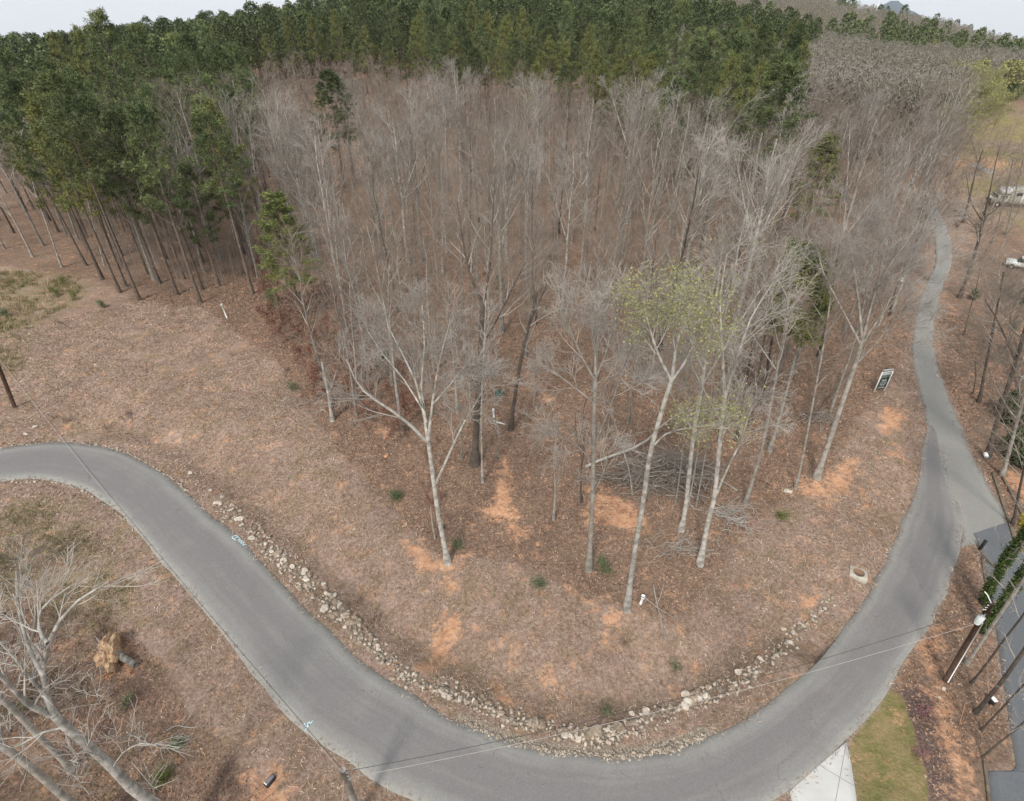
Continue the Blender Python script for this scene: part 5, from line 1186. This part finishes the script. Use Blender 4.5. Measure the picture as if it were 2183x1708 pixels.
# timber edging: two rails with plants between
def rail(pts, lb, w_=.12, h=.16, name="timber_edging", m="wood", group=None):
    P = [GG(*p) for p in pts]; b = P[0]; o = empty(name, b); meta(o, lb, "edging", group)
    for a, c in zip(P[:-1], P[1:]):
        d = c - a; L = float(np.hypot(d[0], d[1])); mid = (a + c) / 2 - b; MB().box((mid[0], mid[1], mid[2] + h / 2 - .03), (L - .01, w_, h), rz=math.atan2(d[1], d[0]), bev=.01).build("timber", M[m], o)
rail([(2115, 1010), (2126, 1042), (2138, 1080), (2150, 1115), (2160, 1150)], "weathered timber edging nearest the light asphalt, right of the mailbox", group="timber edgings beside the driveway")
rail([(2130, 1005), (2148, 1040), (2166, 1075), (2182, 1105), (2200, 1140)], "weathered timber edging on the far side of the planting strip", group="timber edgings beside the driveway")
rail([(2097, 1623), (2101, 1655), (2105, 1690), (2110, 1740)], "pale timber board edging the driveway turn at the lowest trees", w_=.10, h=.12)
rail([(2093, 1190), (2098, 1225), (2103, 1258)], "dark timber edging along the island's driveway side", w_=.10, h=.12, group="timber edgings beside the driveway")
b = GG(2088, 1172); o = empty("gate_post", b); meta(o, "short black post at the tip of the leafy island", "post"); MB().box((0, 0, .3), (.12, .12, .75), bev=.01).build("post", M["black"], o); MB().box((0, 0, .70), (.15, .15, .05), bev=.01).build("cap", M["black"], o)
b = GG(2096, 1196); o = empty("leaning_rail", b); meta(o, "weathered greenish rail leaning from the black post onto the driveway", "rail"); MB().tube([(-.15, .35, .45), (.25, -.45, .06)], .05, 6).build("rail", M["wood"], o); MB().tube([(.25, -.45, -.05), (.27, -.47, .16)], .03, 6).build("stub", M["black"], o)
M["tank"] = mat("painted_tank", (.60, .63, .62), var=.15, scale=4, rough=.5)
# poles and wires
def pole(base, top, r, lb, name="utility_pole", m="pole"):
    o = empty(name, base); meta(o, lb, "utility pole"); mb = MB(); T = np.array(top) - base; mb.tube([-.3 * unit(T), T * .5, T], [r * 1.1, r, r * .82], 14); mb.build("shaft", M[m], o, True); return o, T
pb = GG(2016, 1452); pt = onplane(2113, 1286, pb[1]); P1o, T1 = pole(pb, pt, .115, "dark wooden pole with a white round transformer, leaning over the driveway side")
u1 = unit(T1); MB().tube([T1 * .02 + [-.02, -.12, 0], T1 * .80 + [-.02, -.12, 0]], .022, 6).build("conduit", M["white"], P1o)
c = T1 * .80 + np.array([-.26, -.12, 0]); tf = MB().tube([c, c + [0, 0, .10], c + [0, 0, .42], c + [0, 0, .48]], [.09, .12, .12, .04], 20).build("transformer", M["tank"], P1o, True)
for k in (-1, 1): MB().tube([c + [k * .05, 0, .46], c + [k * .06, 0, .58]], [.03, .02], 8).build("bushing", M["metal"], tf)
for k in range(3):
    q = T1 * (.93 + k * .025); MB().tube([q, q + [-.22 + .04 * k, -.05, .05]], .022, 8).build("insulator", M["white"], P1o)
MB().tube([T1, T1 + [.02, .28, .1], T1 + [0, .42, .12]], .02, 6).build("insulator", M["white"], P1o)
pt2 = onplane(731, 1642, 7.7); pb2 = np.array([pt2[0] - .05, 7.7, float(ground_z(pt2[0], 7.7))]); P2o, T2 = pole(pb2, pt2, .12, "pale green-stained wooden pole with the roadside wires, only its top in sight", m="bark")
q = T2 * .93; MB().tube([q, q + [.35, .15, .05], q + [.8, .1, -.05]], .012, 6).build("bracket", M["metal"], P2o)
for k in (.97, .90, .84): MB().tube([T2 * k, T2 * k + [.16, -.04, .02]], .03, 8).build("insulator", M["metal"], P2o)
pb3 = GG(33, 871); pt3 = onplane(-20, 738, pb3[1]); P3o, T3 = pole(pb3, pt3, .12, "brown wooden pole on the bare slope above the left bend"); MB().tube([T3 * .95, T3 * .95 + [.2, 0, .05]], .03, 8).build("insulator", M["metal"], P3o)
def wire(a, b, sag, r, m, lb, n=28, group="overhead wires"):
    t = np.linspace(0, 1, n)[:, None]; P = a * (1 - t) + b * t; P[:, 2] -= (4 * sag * t * (1 - t))[:, 0]; o = MB().tube(P - a, r, 5).build("overhead_wire", M[m], None, True); o.location = a; meta(o, lb, "wire", group)
A_ = pb2 + T2
wire(pb2 + T2 * .97, pb + T1 * .97, .95, .008, "wire_dark", "dark upper wire crossing the bend to the transformer pole")
wire(pb2 + T2 * .84, pb + T1 * .78, .75, .009, "wire", "pale lower wire crossing the bend to the transformer pole")
wire(pb2 + T2, pb3 + T3, 1.1, .009, "wire_dark", "dark upper wire running up the roadside to the brown pole")
wire(pb2 + T2 * .90, pb3 + T3 * .93, 1.3, .009, "wire", "pale lower wire running up the roadside to the brown pole")
wire(pb2 + T2 * .92, pb2 + [-.1, -3.2, 0], 0, .01, "wire", "pale guy wire dropping from the green-stained pole", n=4, group=None)
wire(pb + T1 * .9, pb + [1.4, -.6, 0], 0, .006, "wire", "thin guy wire behind the transformer", n=4, group=None)
# yard lamp
lb_ = GG(1896, 672); lt = onplane(1915, 590, lb_[1]); lo, TL = pole(lb_, lt, .10, "dark post with a white yard lamp beside the upper road", name="yard_lamp"); lo["category"] = "street lamp"
MB().tube([TL * .97, TL * .97 + [.1, -.35, .12]], .03, 6).build("arm", M["metal"], lo); c = TL * .97 + np.array([.1, -.42, .1]); MB().tube([c - [0, 0, .2], c - [0, 0, .05], c + [0, 0, .12]], [.2, .2, .08], 12).build("lamp_head", M["white"], lo)
# painted marks on the asphalt (real sheets of paint a few millimetres over the road)
M["paint"] = mat("utility_paint", (.50, .66, .68), var=.15, scale=8, rough=.7)
def strokes(name, paths, wd, lb, lift=.048):
    V = []; Q = []; n = 0; b = G(*paths[0][0])
    for pa in paths:
        P = np.array([G(*p) for p in pa]); P = smooth_line(P, 3) if len(P) > 2 else P; d = np.gradient(P, axis=0); nr = np.stack([-d[:, 1], d[:, 0], d[:, 0] * 0], 1); nr = unit(nr) * wd / 2
        k = len(P); V.append(np.vstack([P + nr, P - nr]) + [0, 0, lift] - b); i = np.arange(k - 1); Q.append(np.stack([i, i + k, i + k + 1, i + 1], 1) + n); n += 2 * k
    o = new_obj(name, np.vstack(V), [np.vstack(Q)], M["paint"], loc=b); meta(o, lb, "road marking")
strokes("painted_mark", [[(667, 1538), (650, 1560)], [(649, 1543), (652, 1550), (656, 1549), (657, 1543), (661, 1541), (660, 1548)]], .045, "light blue painted letter S with a bar at the near road edge")
strokes("painted_mark", [[(503, 1153), (495, 1147), (503, 1143), (511, 1149)], [(499, 1150), (506, 1146)], [(506, 1154), (513, 1150), (510, 1157), (517, 1153), (514, 1160), (521, 1157), (518, 1164), (525, 1161)]], .05, "pale blue painted box and scribble at the far road edge by the ditch")

# uprooted stump
M["log"] = mat("log_bark", (.26, .25, .22), col2=(.10, .09, .075), scale=6, bump=.6)
rng = np.random.default_rng(9); b = GG(246, 1398); o = empty("uprooted_stump", b); meta(o, "uprooted stump with a sandy root ball lying on the slope", "stump")
e = GG(294, 1424) - b; a0 = np.array([0, 0, .35]); MB().tube([a0, a0 * .9 + e * .5, e + [0, 0, .22]], [.17, .15, .13], 14).build("log", M["log"], o, True)
M["root_soil"] = mat("root_ball_soil", (.56, .39, .235), col2=(.30, .175, .10), scale=7, bump=1.0)
import bmesh
bm = bmesh.new(); bmesh.ops.create_icosphere(bm, subdivisions=4, radius=1)
for v in bm.verts:
    c = np.array(v.co); n_ = .6 + .85 * fbm(np.array([c[0] * 3.1 + 5]), np.array([c[1] * 2.2 + c[2] * 1.7 + 5]), 4, 4)[0]; v.co = Vector((c[0] * .45 * n_ - .1, c[1] * .92 * n_, c[2] * .72 * n_ + .32))
me = bpy.data.meshes.new("root_ball"); bm.to_mesh(me); bm.free(); me.materials.append(M["root_soil"]); ro = bpy.data.objects.new("root_ball", me); COL.objects.link(ro); ro.parent = o; ro.rotation_euler = (0, 0, .5)
P0 = np.tile(np.array([[-.1, 0, .35]]), (18, 1)); d = unit(rng.normal(size=(18, 3)) * [.5, 1.2, 1] + [-.4, 0, .2]); pts = np.stack([P0 + d * .3, P0 + d * .6, P0 + d * .8 + rng.normal(size=(18, 3)) * .1, P0 + d * 1.05 + rng.normal(size=(18, 3)) * .14], 1)
v, q = tubes(pts, np.full((18, 4), .022) * np.linspace(1, .3, 4), 4); new_obj("roots", v, [q], M["bark_pale"], ro)

# brush pile, fallen log, branches
def sticks(name, base, n, wx, wy, h, L, r, m, lb, cat, seed, dome=True):
    rng = np.random.default_rng(seed); b = GG(*base); o = empty(name, b); meta(o, lb, cat); x = rng.normal(size=n) * wx * .42; y = rng.normal(size=n) * wy * .42
    top = h * np.exp(-((x / wx) ** 2 + (y / wy) ** 2) * 2.2); z = top * rng.uniform(.05, 1, n) + .04; a = rng.normal(size=n) * .5 + np.where(rng.random(n) < .3, 1.4, 0); el = rng.normal(size=n) * .22
    d = np.stack([np.cos(a) * np.cos(el), np.sin(a) * np.cos(el), np.sin(el)], 1); ln = rng.uniform(*L, n)[:, None]; c = np.stack([x, y, z], 1)
    t = np.linspace(-.5, .5, 6); P = c[:, None, :] + d[:, None, :] * ln[:, None, :] * t[None, :, None]; P[:, 1:-1] += rng.normal(size=P[:, 1:-1].shape) * .07; P[..., 2] = np.maximum(P[..., 2], .03)
    R = (rng.uniform(*r, n))[:, None] * np.linspace(1, .35, 6); k = n // 5
    v, q = tubes(P[k:], R[k:], 5); new_obj("twigs", v, [q], M[m], o); v, q = tubes(P[:k], R[:k] * 1.5, 6); new_obj("branches", v, [q], M["twig_pale"], o)
    P2, R2 = sprout(P, R, 4, .1, .95, (20, 60), (.4, 1.1), .1, 3, rng, rs=.6, minr=.006); v, q = tubes(P2, R2, 3); new_obj("side_twigs", v, [q], M[m], o); return o
sticks("brush_pile", (1420, 1015), 620, 3.4, 1.7, 1.7, (1.0, 3.6), (.010, .028), "twig", "big tangled heap of cut grey branches under the pale trees", "brush pile", 1)
sticks("brush_pile", (1745, 895), 60, 1.6, 1.0, .5, (.8, 2.4), (.010, .022), "twig", "low scatter of dead branches at the foot of the wood below the sign", "brush pile", 2)
sticks("stick_scatter", (1560, 1100), 46, 1.5, 1.2, .25, (.6, 2.2), (.010, .022), "twig_pale", "loose sticks right of the brush pile at the split pale tree", "fallen branches", 3)
sticks("stick_scatter", (1470, 1170), 34, 2.2, 1.2, .15, (.6, 2.0), (.010, .020), "twig_pale", "loose sticks in front of the brush pile", "fallen branches", 4)
sticks("stick_scatter", (650, 860), 24, 1.8, 1.0, .3, (.6, 2.2), (.010, .02), "twig", "grey sticks along the edge of the red-leaved thicket", "fallen branches", 5)
sticks("stick_scatter", (120, 1480), 60, 1.6, 1.6, .3, (.5, 1.8), (.008, .018), "twig", "grey sticks on the shady slope under the white forked giant", "fallen branches", 6)
def fallen(name, lb, base, paths, m="twig_pale", seed=1, cat="fallen branch", sub=4, h=.06):
    rng = np.random.default_rng(seed); b = GG(*base); o = empty(name, b); meta(o, lb, cat); Ls = []; Rs = []
    for path, r0, r1, hh in paths:
        P = np.array([GG(*p) for p in path]) - b; P[:, 2] += np.linspace(hh[0], hh[1], len(P)) + r0; P = smooth_line(P, 3); s = np.linspace(0, len(P) - 1, 8); i = np.clip(s.astype(int), 0, len(P) - 2); u = (s - i)[:, None]; P = P[i] * (1 - u) + P[i + 1] * u; Ls.append(P); Rs.append(np.linspace(r0, r1, 8))
    L_ = np.stack(Ls); R_ = np.stack(Rs); v, q = tubes(L_, R_, 7); new_obj("limb", v, [q], M[m], o, True)
    P2, R2 = sprout(L_, R_, sub, .35, .98, (20, 50), (.3, .8), .05, 4, rng, rs=.5, minr=.006); v, q = tubes(P2, R2, 4); new_obj("twigs", v, [q], M[m], o)
fallen("fallen_log", "long pale fallen log propped across the brush pile toward the leaning tree", (1250, 985), [([(1248, 1000), (1290, 988), (1340, 978), (1380, 962), (1420, 925), (1470, 912)], .10, .045, (.15, 1.5)), ([(1420, 940), (1480, 912), (1540, 906)], .045, .02, (1.3, 1.5))])
fallen("fallen_branch", "bleached forked branch lying on dry grass right of the short white pipe", (1385, 1255), [([(1375, 1275), (1400, 1295), (1425, 1310), (1440, 1322)], .025, .01, (0, 0)), ([(1392, 1250), (1400, 1290), (1408, 1320), (1420, 1372)], .025, .008, (.1, 0)), ([(1414, 1250), (1405, 1280), (1392, 1310)], .02, .008, (.1, 0)), ([(1408, 1320), (1412, 1350), (1410, 1375)], .015, .006, (0, 0)), ([(1440, 1330), (1430, 1350), (1424, 1368)], .015, .006, (0, 0))], seed=2)
fallen("fallen_branch", "crooked bleached branch on the shady slope above the meter box", (400, 1545), [([(355, 1560), (378, 1548), (400, 1552), (430, 1550)], .022, .01, (.05, 0)), ([(385, 1550), (402, 1535), (415, 1515)], .015, .006, (0, .1))], seed=3)
fallen("fallen_branch", "thin pale stick on the grass at the right arm of the ditch", (1640, 1370), [([(1630, 1353), (1642, 1364), (1652, 1376)], .02, .01, (0, 0))], seed=4, sub=1)
fallen("fallen_branch", "pale stick on the slope above the stump", (230, 1282), [([(203, 1278), (230, 1281), (258, 1284)], .022, .01, (0, 0))], seed=5, sub=2)
fallen("fallen_branch", "orange stick beside the white-topped meter box", (2040, 1530), [([(2057, 1500), (2049, 1530), (2040, 1560)], .018, .01, (0, 0))], seed=6, sub=1, m="rock_clay")
fallen("fallen_branch", "grey stick poking up near the left bend", (278, 895), [([(271, 862), (277, 880), (284, 902)], .03, .015, (.3, 0))], seed=7, sub=2, m="twig")
fallen("fallen_branch", "dark fallen trunk leaning on the fan-crowned grey tree", (1750, 880), [([(1725, 900), (1755, 870), (1790, 835), (1810, 815)], .07, .04, (0, 1.6))], seed=8, sub=3, m="bark_dark")
# shrubs
def shrub(px, py, H, W, n, m, lb, seed, cat="shrub", name="shrub", size=.10, group=None):
    rng = np.random.default_rng(seed); b = GG(px, py); o = empty(name, b); meta(o, lb, cat, group); P0, R0 = leader(H * .8, .012 + H * .012, rng, k=4); P1, R1 = sprout(P0, R0, 12, .1, 1, (20, 70), (W * .7, W * 1.1), .4, 4, rng, rs=.7, minr=.006, golden=True)
    v, q = join([(P0, R0, 5), (P1, R1, 3)]); new_obj("stems", v, [q], M["twig"], o); C = np.vstack([along(P1, R1, rng.uniform(.35, 1, (len(P1), max(1, n // 12))))[0].reshape(-1, 3), P0[0, -1:]]); V, F = blades(C, 7, size * .8, size * .17, rng, size * 1.3); new_obj("foliage", V, [F], M[m], o)
M["grn_small"] = mat("small_green_leaf", (.16, .185, .09), col2=(.10, .125, .065), scale=3, island=.4, rough=.6)
M["yel"] = mat("yellow_flower", (.62, .55, .04), var=.3, scale=4, island=.2); M["pink"] = mat("pink_blossom", (.26, .12, .14), var=.3, scale=4, island=.3); M["grn_y"] = mat("yellowish_shrub_leaf", (.17, .20, .05), var=.4, scale=3, island=.4)
for i, (px, py, H, W, n, m, lb) in enumerate([
    (848, 1062, .9, .35, 200, "grn_small", "bright green young pine in open leaf litter left of the forked tree"), (1158, 1245, .6, .25, 130, "grn_small", "small round green shrub left of the twiggy stick, before the wood"), (1296, 1220, .8, .35, 180, "grn_small", "green shrub right of the knotted tree's foot"),
    (980, 1165, .55, .3, 90, "grn_small", "thin green shrub just right of the forked tree's foot"), (222, 655, .9, .4, 180, "grn_small", "green shrub at the top of the bare slope below the pines"), (15, 675, 1.0, .6, 220, "grn_small", "wide green shrub at the edge of the weedy slope"),
    (125, 635, 1.0, .5, 140, "grn_y", "yellowish shrub on the weedy slope, lower of two"), (135, 605, .9, .5, 120, "grn_y", "yellowish shrub on the weedy slope, upper of two"), (160, 640, .9, .5, 110, "grn_y", "yellowish shrub right of the pair on the weedy slope"),
    (55, 1508, .4, .3, 80, "grn_small", "small green shrub under the white forked giant"), (268, 1505, .35, .25, 90, "grn_small", "small green shrub below the uprooted stump"), (375, 1590, .4, .3, 110, "grn_small", "green shrub on the shady slope left of the crooked branch"), (345, 1660, .5, .45, 160, "grn_y", "mossy yellowish shrub on the shady slope"),
    (1660, 1100, .6, .45, 90, "grn_y", "thin greenish shrub on the dry grass below the clay bank"), (1440, 1425, .2, .2, 60, "grn_small", "green tuft on dry grass at the middle of the lot"), (1290, 1512, .2, .2, 60, "grn_small", "green tuft just above the lowest ditch stones"), (630, 830, .6, .5, 110, "grn_small", "green shrub at the edge of the red-leaved thicket"),
    (1905, 490, .9, .6, 100, "holly", "dark evergreen shrub beside the upper road"), (2075, 640, 1.0, .9, 400, "holly", "spreading dark green shrub right of the crooked dark trunk"), (1955, 1610, .3, .18, 40, "pink", "pink budding shrub in the mulch, lower"), (1955, 1520, .35, .2, 50, "pink", "pink budding shrub in the mulch, upper"),
    (2165, 700, .9, .6, 120, "grn_small", "loose green shrub in the leaf litter at the far right"), (275, 880, .5, .2, 50, "twig_red", "rusty weed clump above the left bend"), (1822, 470, 1.2, .6, 100, "grn_y", "greenish shrub among the crowns by the upper road"),
    (2185, 1128, .8, .5, 260, "yel", "yellow flowering bush at the driveway edge")]):
    shrub(px, py, H, W, n, m, lb, 300 + i)
for i, (px, py, H, W, lb) in enumerate([(2172, 905, 2.2, 1.4, "big dark evergreen bush behind the pale mottled trunk"), (2178, 985, 1.9, 1.2, "dark evergreen bush just above the yellow flowers"), (2150, 215, 6.5, 3.5, "dark rounded evergreen at the edge of the far field"), (2195, 650, 1.6, 1.1, "low dark evergreen near the small white car")]):
    rng = np.random.default_rng(400 + i); b = GG(px, py); o = empty("evergreen_bush", b); meta(o, lb, "bush"); C = unit(rng.normal(size=(900, 3))) * rng.uniform(.5, 1, (900, 1)) ** .5 * [W, W, H * .5] + [0, 0, H * .52]; C *= (1 + .25 * (fbm(C[:, :1] * 1.3 + 9, C[:, 1:2] * 1.3 + 9, 3) - .5) * 2); C[:, 2] = np.maximum(C[:, 2], .1)
    V, F = blades(C, 6, .22 * (1 + W * .12), .08 * (1 + W * .12), rng, .12 * W); new_obj("foliage", V, [F], M["holly"], o); P0, R0 = leader(H * .7, .06, rng, k=4); v, q = tubes(P0, R0, 6); new_obj("stem", v, [q], M["bark_dark"], o)
# dead weed stalks
rng = np.random.default_rng(77)
for i, (px, py, lb) in enumerate([(765, 1285, "tall straw weed clump above the big ditch stones"), (795, 1325, "thin straw weed stalks right of the tall clump"), (1330, 1375, "straw weed clump in the middle of the dry grass"), (495, 760, "straw weed clump on the bare slope near the thicket"), (113, 890, "straw weed clump above the left bend, first of two"), (145, 900, "straw weed clump above the left bend, second of two"),
                                 (610, 790, "straw weed stalks at the thicket's edge"), (385, 690, "straw weed clump on the bare slope below the pines"), (125, 690, "tan weed clump on the weedy slope"), (40, 725, "broad tan weed clump on the weedy slope"), (205, 545, "tan weed clump under the pine edge"), (230, 915, "straw weed stalks leaning above the left bend")]):
    b = GG(px, py); o = empty("weed_clump", b); meta(o, lb, "weeds"); n = 26; d = unit(rng.normal(size=(n, 3)) * [.25, .25, .1] + [0, 0, 1]); p = rng.normal(size=(n, 3)) * [.1, .1, 0]; h = rng.uniform(.35, .9, (n, 1)); P = np.stack([p, p + d * h * .5, p + d * h + rng.normal(size=(n, 3)) * .05], 1)
    v, q = tubes(P, np.full((n, 3), .008), 3); new_obj("stalks", v, [q], M["straw"], o)

# motorhome at the far right
b = GG(2160, 440); mo = empty("motorhome", b, math.radians(-14)); meta(mo, "cream old motorhome parked beyond the trees at the far right", "motorhome")
M["cream"] = mat("cream_paint", (.50, .50, .42), var=.12, scale=1.5, rough=.45); M["glass"] = mat("dark_glass", (.02, .025, .03), var=.2, scale=2, rough=.15, spec=.6); M["tyre"] = mat("tyre_rubber", (.03, .03, .03), var=.2, scale=4); M["whitep"] = mat("white_paint", (.72, .73, .70), var=.06, scale=2, rough=.4); M["brownp"] = mat("brown_stripe", (.16, .11, .07), var=.1, scale=2, rough=.5)
bd = MB().box((1.6, 0, 1.75), (6.4, 2.3, 2.3), taper=.97, bev=.12).build("body", M["cream"], mo)
MB().box((-2.2, 0, 2.45), (1.7, 2.2, .85), taper=.85, bev=.14).build("overcab", M["whitep"], mo)
MB().box((-2.35, 0, 1.30), (1.9, 2.0, 1.2), taper=.93, bev=.12).build("cab", M["cream"], mo); MB().box((-3.45, 0, 1.0), (.9, 1.9, .75), taper=.94, bev=.10).build("hood", M["cream"], mo)
MB().box((-3.28, 0, 1.62), (.10, 1.6, .5), rx=0).build("windscreen", M["glass"], mo); MB().box((-3.92, 0, .95), (.05, 1.5, .4)).build("grille", M["black"], mo)
MB().box((-2.35, -1.0, 1.6), (.9, .06, .42)).build("window", M["glass"], mo)
for x in (-.5, 1.3, 3.0): MB().box((x, -1.155, 2.1), (.85, .05, .5), bev=.01).build("window", M["glass"], mo)
MB().box((.4, -1.16, 1.55), (.65, .05, 1.7), bev=.01).build("door", M["whitep"], mo); MB().box((2.4, -1.163, 1.35), (3.6, .03, .14)).build("stripe", M["brownp"], mo)
MB().box((4.78, 0, 1.75), (.05, 2.1, 2.0), bev=.01).build("rear_panel", M["whitep"], mo)
for x in (.9, 2.9): MB().box((x, 0, 2.98), (.9, .7, .18), taper=.85, bev=.04).build("roof_unit", M["whitep"], mo)
for x in (-2.9, 2.6):
    for s in (-1, 1): wh = MB().tube([(x, s * 1.0 - .12, .38), (x, s * 1.0 + .12, .38)], .38, 18).build("wheel", M["tyre"], mo); MB().tube([(x, s * 1.0 - .135, .38), (x, s * 1.0 + .135, .38)], .2, 14).build("rim", M["whitep"], wh)
# small white car
b = GG(2180, 574); ca = empty("parked_car", b, math.radians(-38)); meta(ca, "small white car parked in the leaf litter below the motorhome", "car")
MB().box((0, 0, .62), (3.9, 1.6, .55), taper=.95, bev=.12).build("body", M["whitep"], ca); MB().box((.15, 0, 1.1), (2.1, 1.45, .5), taper=.78, bev=.12).build("cabin", M["glass"], ca); MB().box((.15, 0, 1.36), (1.45, 1.15, .07), bev=.03).build("roof", M["whitep"], ca)
for s in (-1, 1): MB().box((-1.93, s * .55, .68), (.06, .32, .14), bev=.01).build("headlight", M["glass"], ca)
for x in (-1.2, 1.25):
    for s in (-1, 1): wh = MB().tube([(x, s * .76 - .09, .3), (x, s * .76 + .09, .3)], .3, 16).build("wheel", M["tyre"], ca); MB().tube([(x, s * .76 - .1, .3), (x, s * .76 + .1, .3)], .16, 12).build("rim", M["metal"], wh)
# radio mast on the far ridge, blue in the distance
mx2 = ray(1868, 24); s_ = 1700 / math.hypot(mx2[0], mx2[1]); b = np.array([mx2[0] * s_, mx2[1] * s_, CAM_H + mx2[2] * s_ - 8]); o = empty("radio_mast", b); meta(o, "thin white radio mast on the skyline in front of the blue mountain", "mast"); MB().tube([(0, 0, 0), (0, 0, 60)], [1.0, .5], 6).build("shaft", M["white"], o); MB().tube([(0, 0, 60), (0, 0, 66)], .3, 6).build("antenna", M["metal"], o)
# low farm houses and dry banks glimpsed at the far right edge
M["roof"] = mat("pale_roof", (.45, .38, .33), var=.2, scale=.5); M["wallp"] = mat("pale_wall", (.55, .50, .45), var=.1, scale=.5)
for i, (px, py, w_, lb) in enumerate([(2165, 135, 13, "pale house half hidden in the far trees, right end of the wood"), (2135, 128, 10, "low pale house beyond the yellow green trees")]):
    b = GG(px, py); o = empty("house", b, .3 + i); meta(o, lb, "house"); MB().box((0, 0, 1.7), (w_, 7, 3.6)).build("wall", M["wallp"], o); mb = MB(); h = w_ / 2 + .4
    mb.add([[-h, -3.9, 3.5], [h, -3.9, 3.5], [h, 3.9, 3.5], [-h, 3.9, 3.5], [-h, 0, 5.6], [h, 0, 5.6]], [[0, 1, 5, 4], [2, 3, 4, 5], [1, 0, 3, 2]], [[3, 0, 4], [1, 2, 5]]); mb.build("roof", M["roof"], o)
    for k in range(3): MB().box((-w_ / 3 + k * w_ / 3, -3.53, 1.9), (1.2, .06, 1.3)).build("window", M["glass"], o)

# unused prototypes out of the scene, and the haze
for r_ in list(PV) + list(BV) + [GRN] + FANS:
    if r_.get("label") is None: drop(r_)

hz = MB().box((0, 2000, 240), (19000, 22000, 640)).build("haze", None)
hm = bpy.data.materials.new("haze"); hm.use_nodes = True; t = hm.node_tree; t.nodes.clear(); ho = t.nodes.new("ShaderNodeOutputMaterial"); pv = t.nodes.new("ShaderNodeVolumePrincipled")
pv.inputs["Color"].default_value = (.90, .95, 1.0, 1); pv.inputs["Density"].default_value = .00005; pv.inputs["Anisotropy"].default_value = .2
t.links.new(pv.outputs[0], ho.inputs["Volume"]); hz.data.materials.clear(); hz.data.materials.append(hm); meta(hz, kind="stuff")
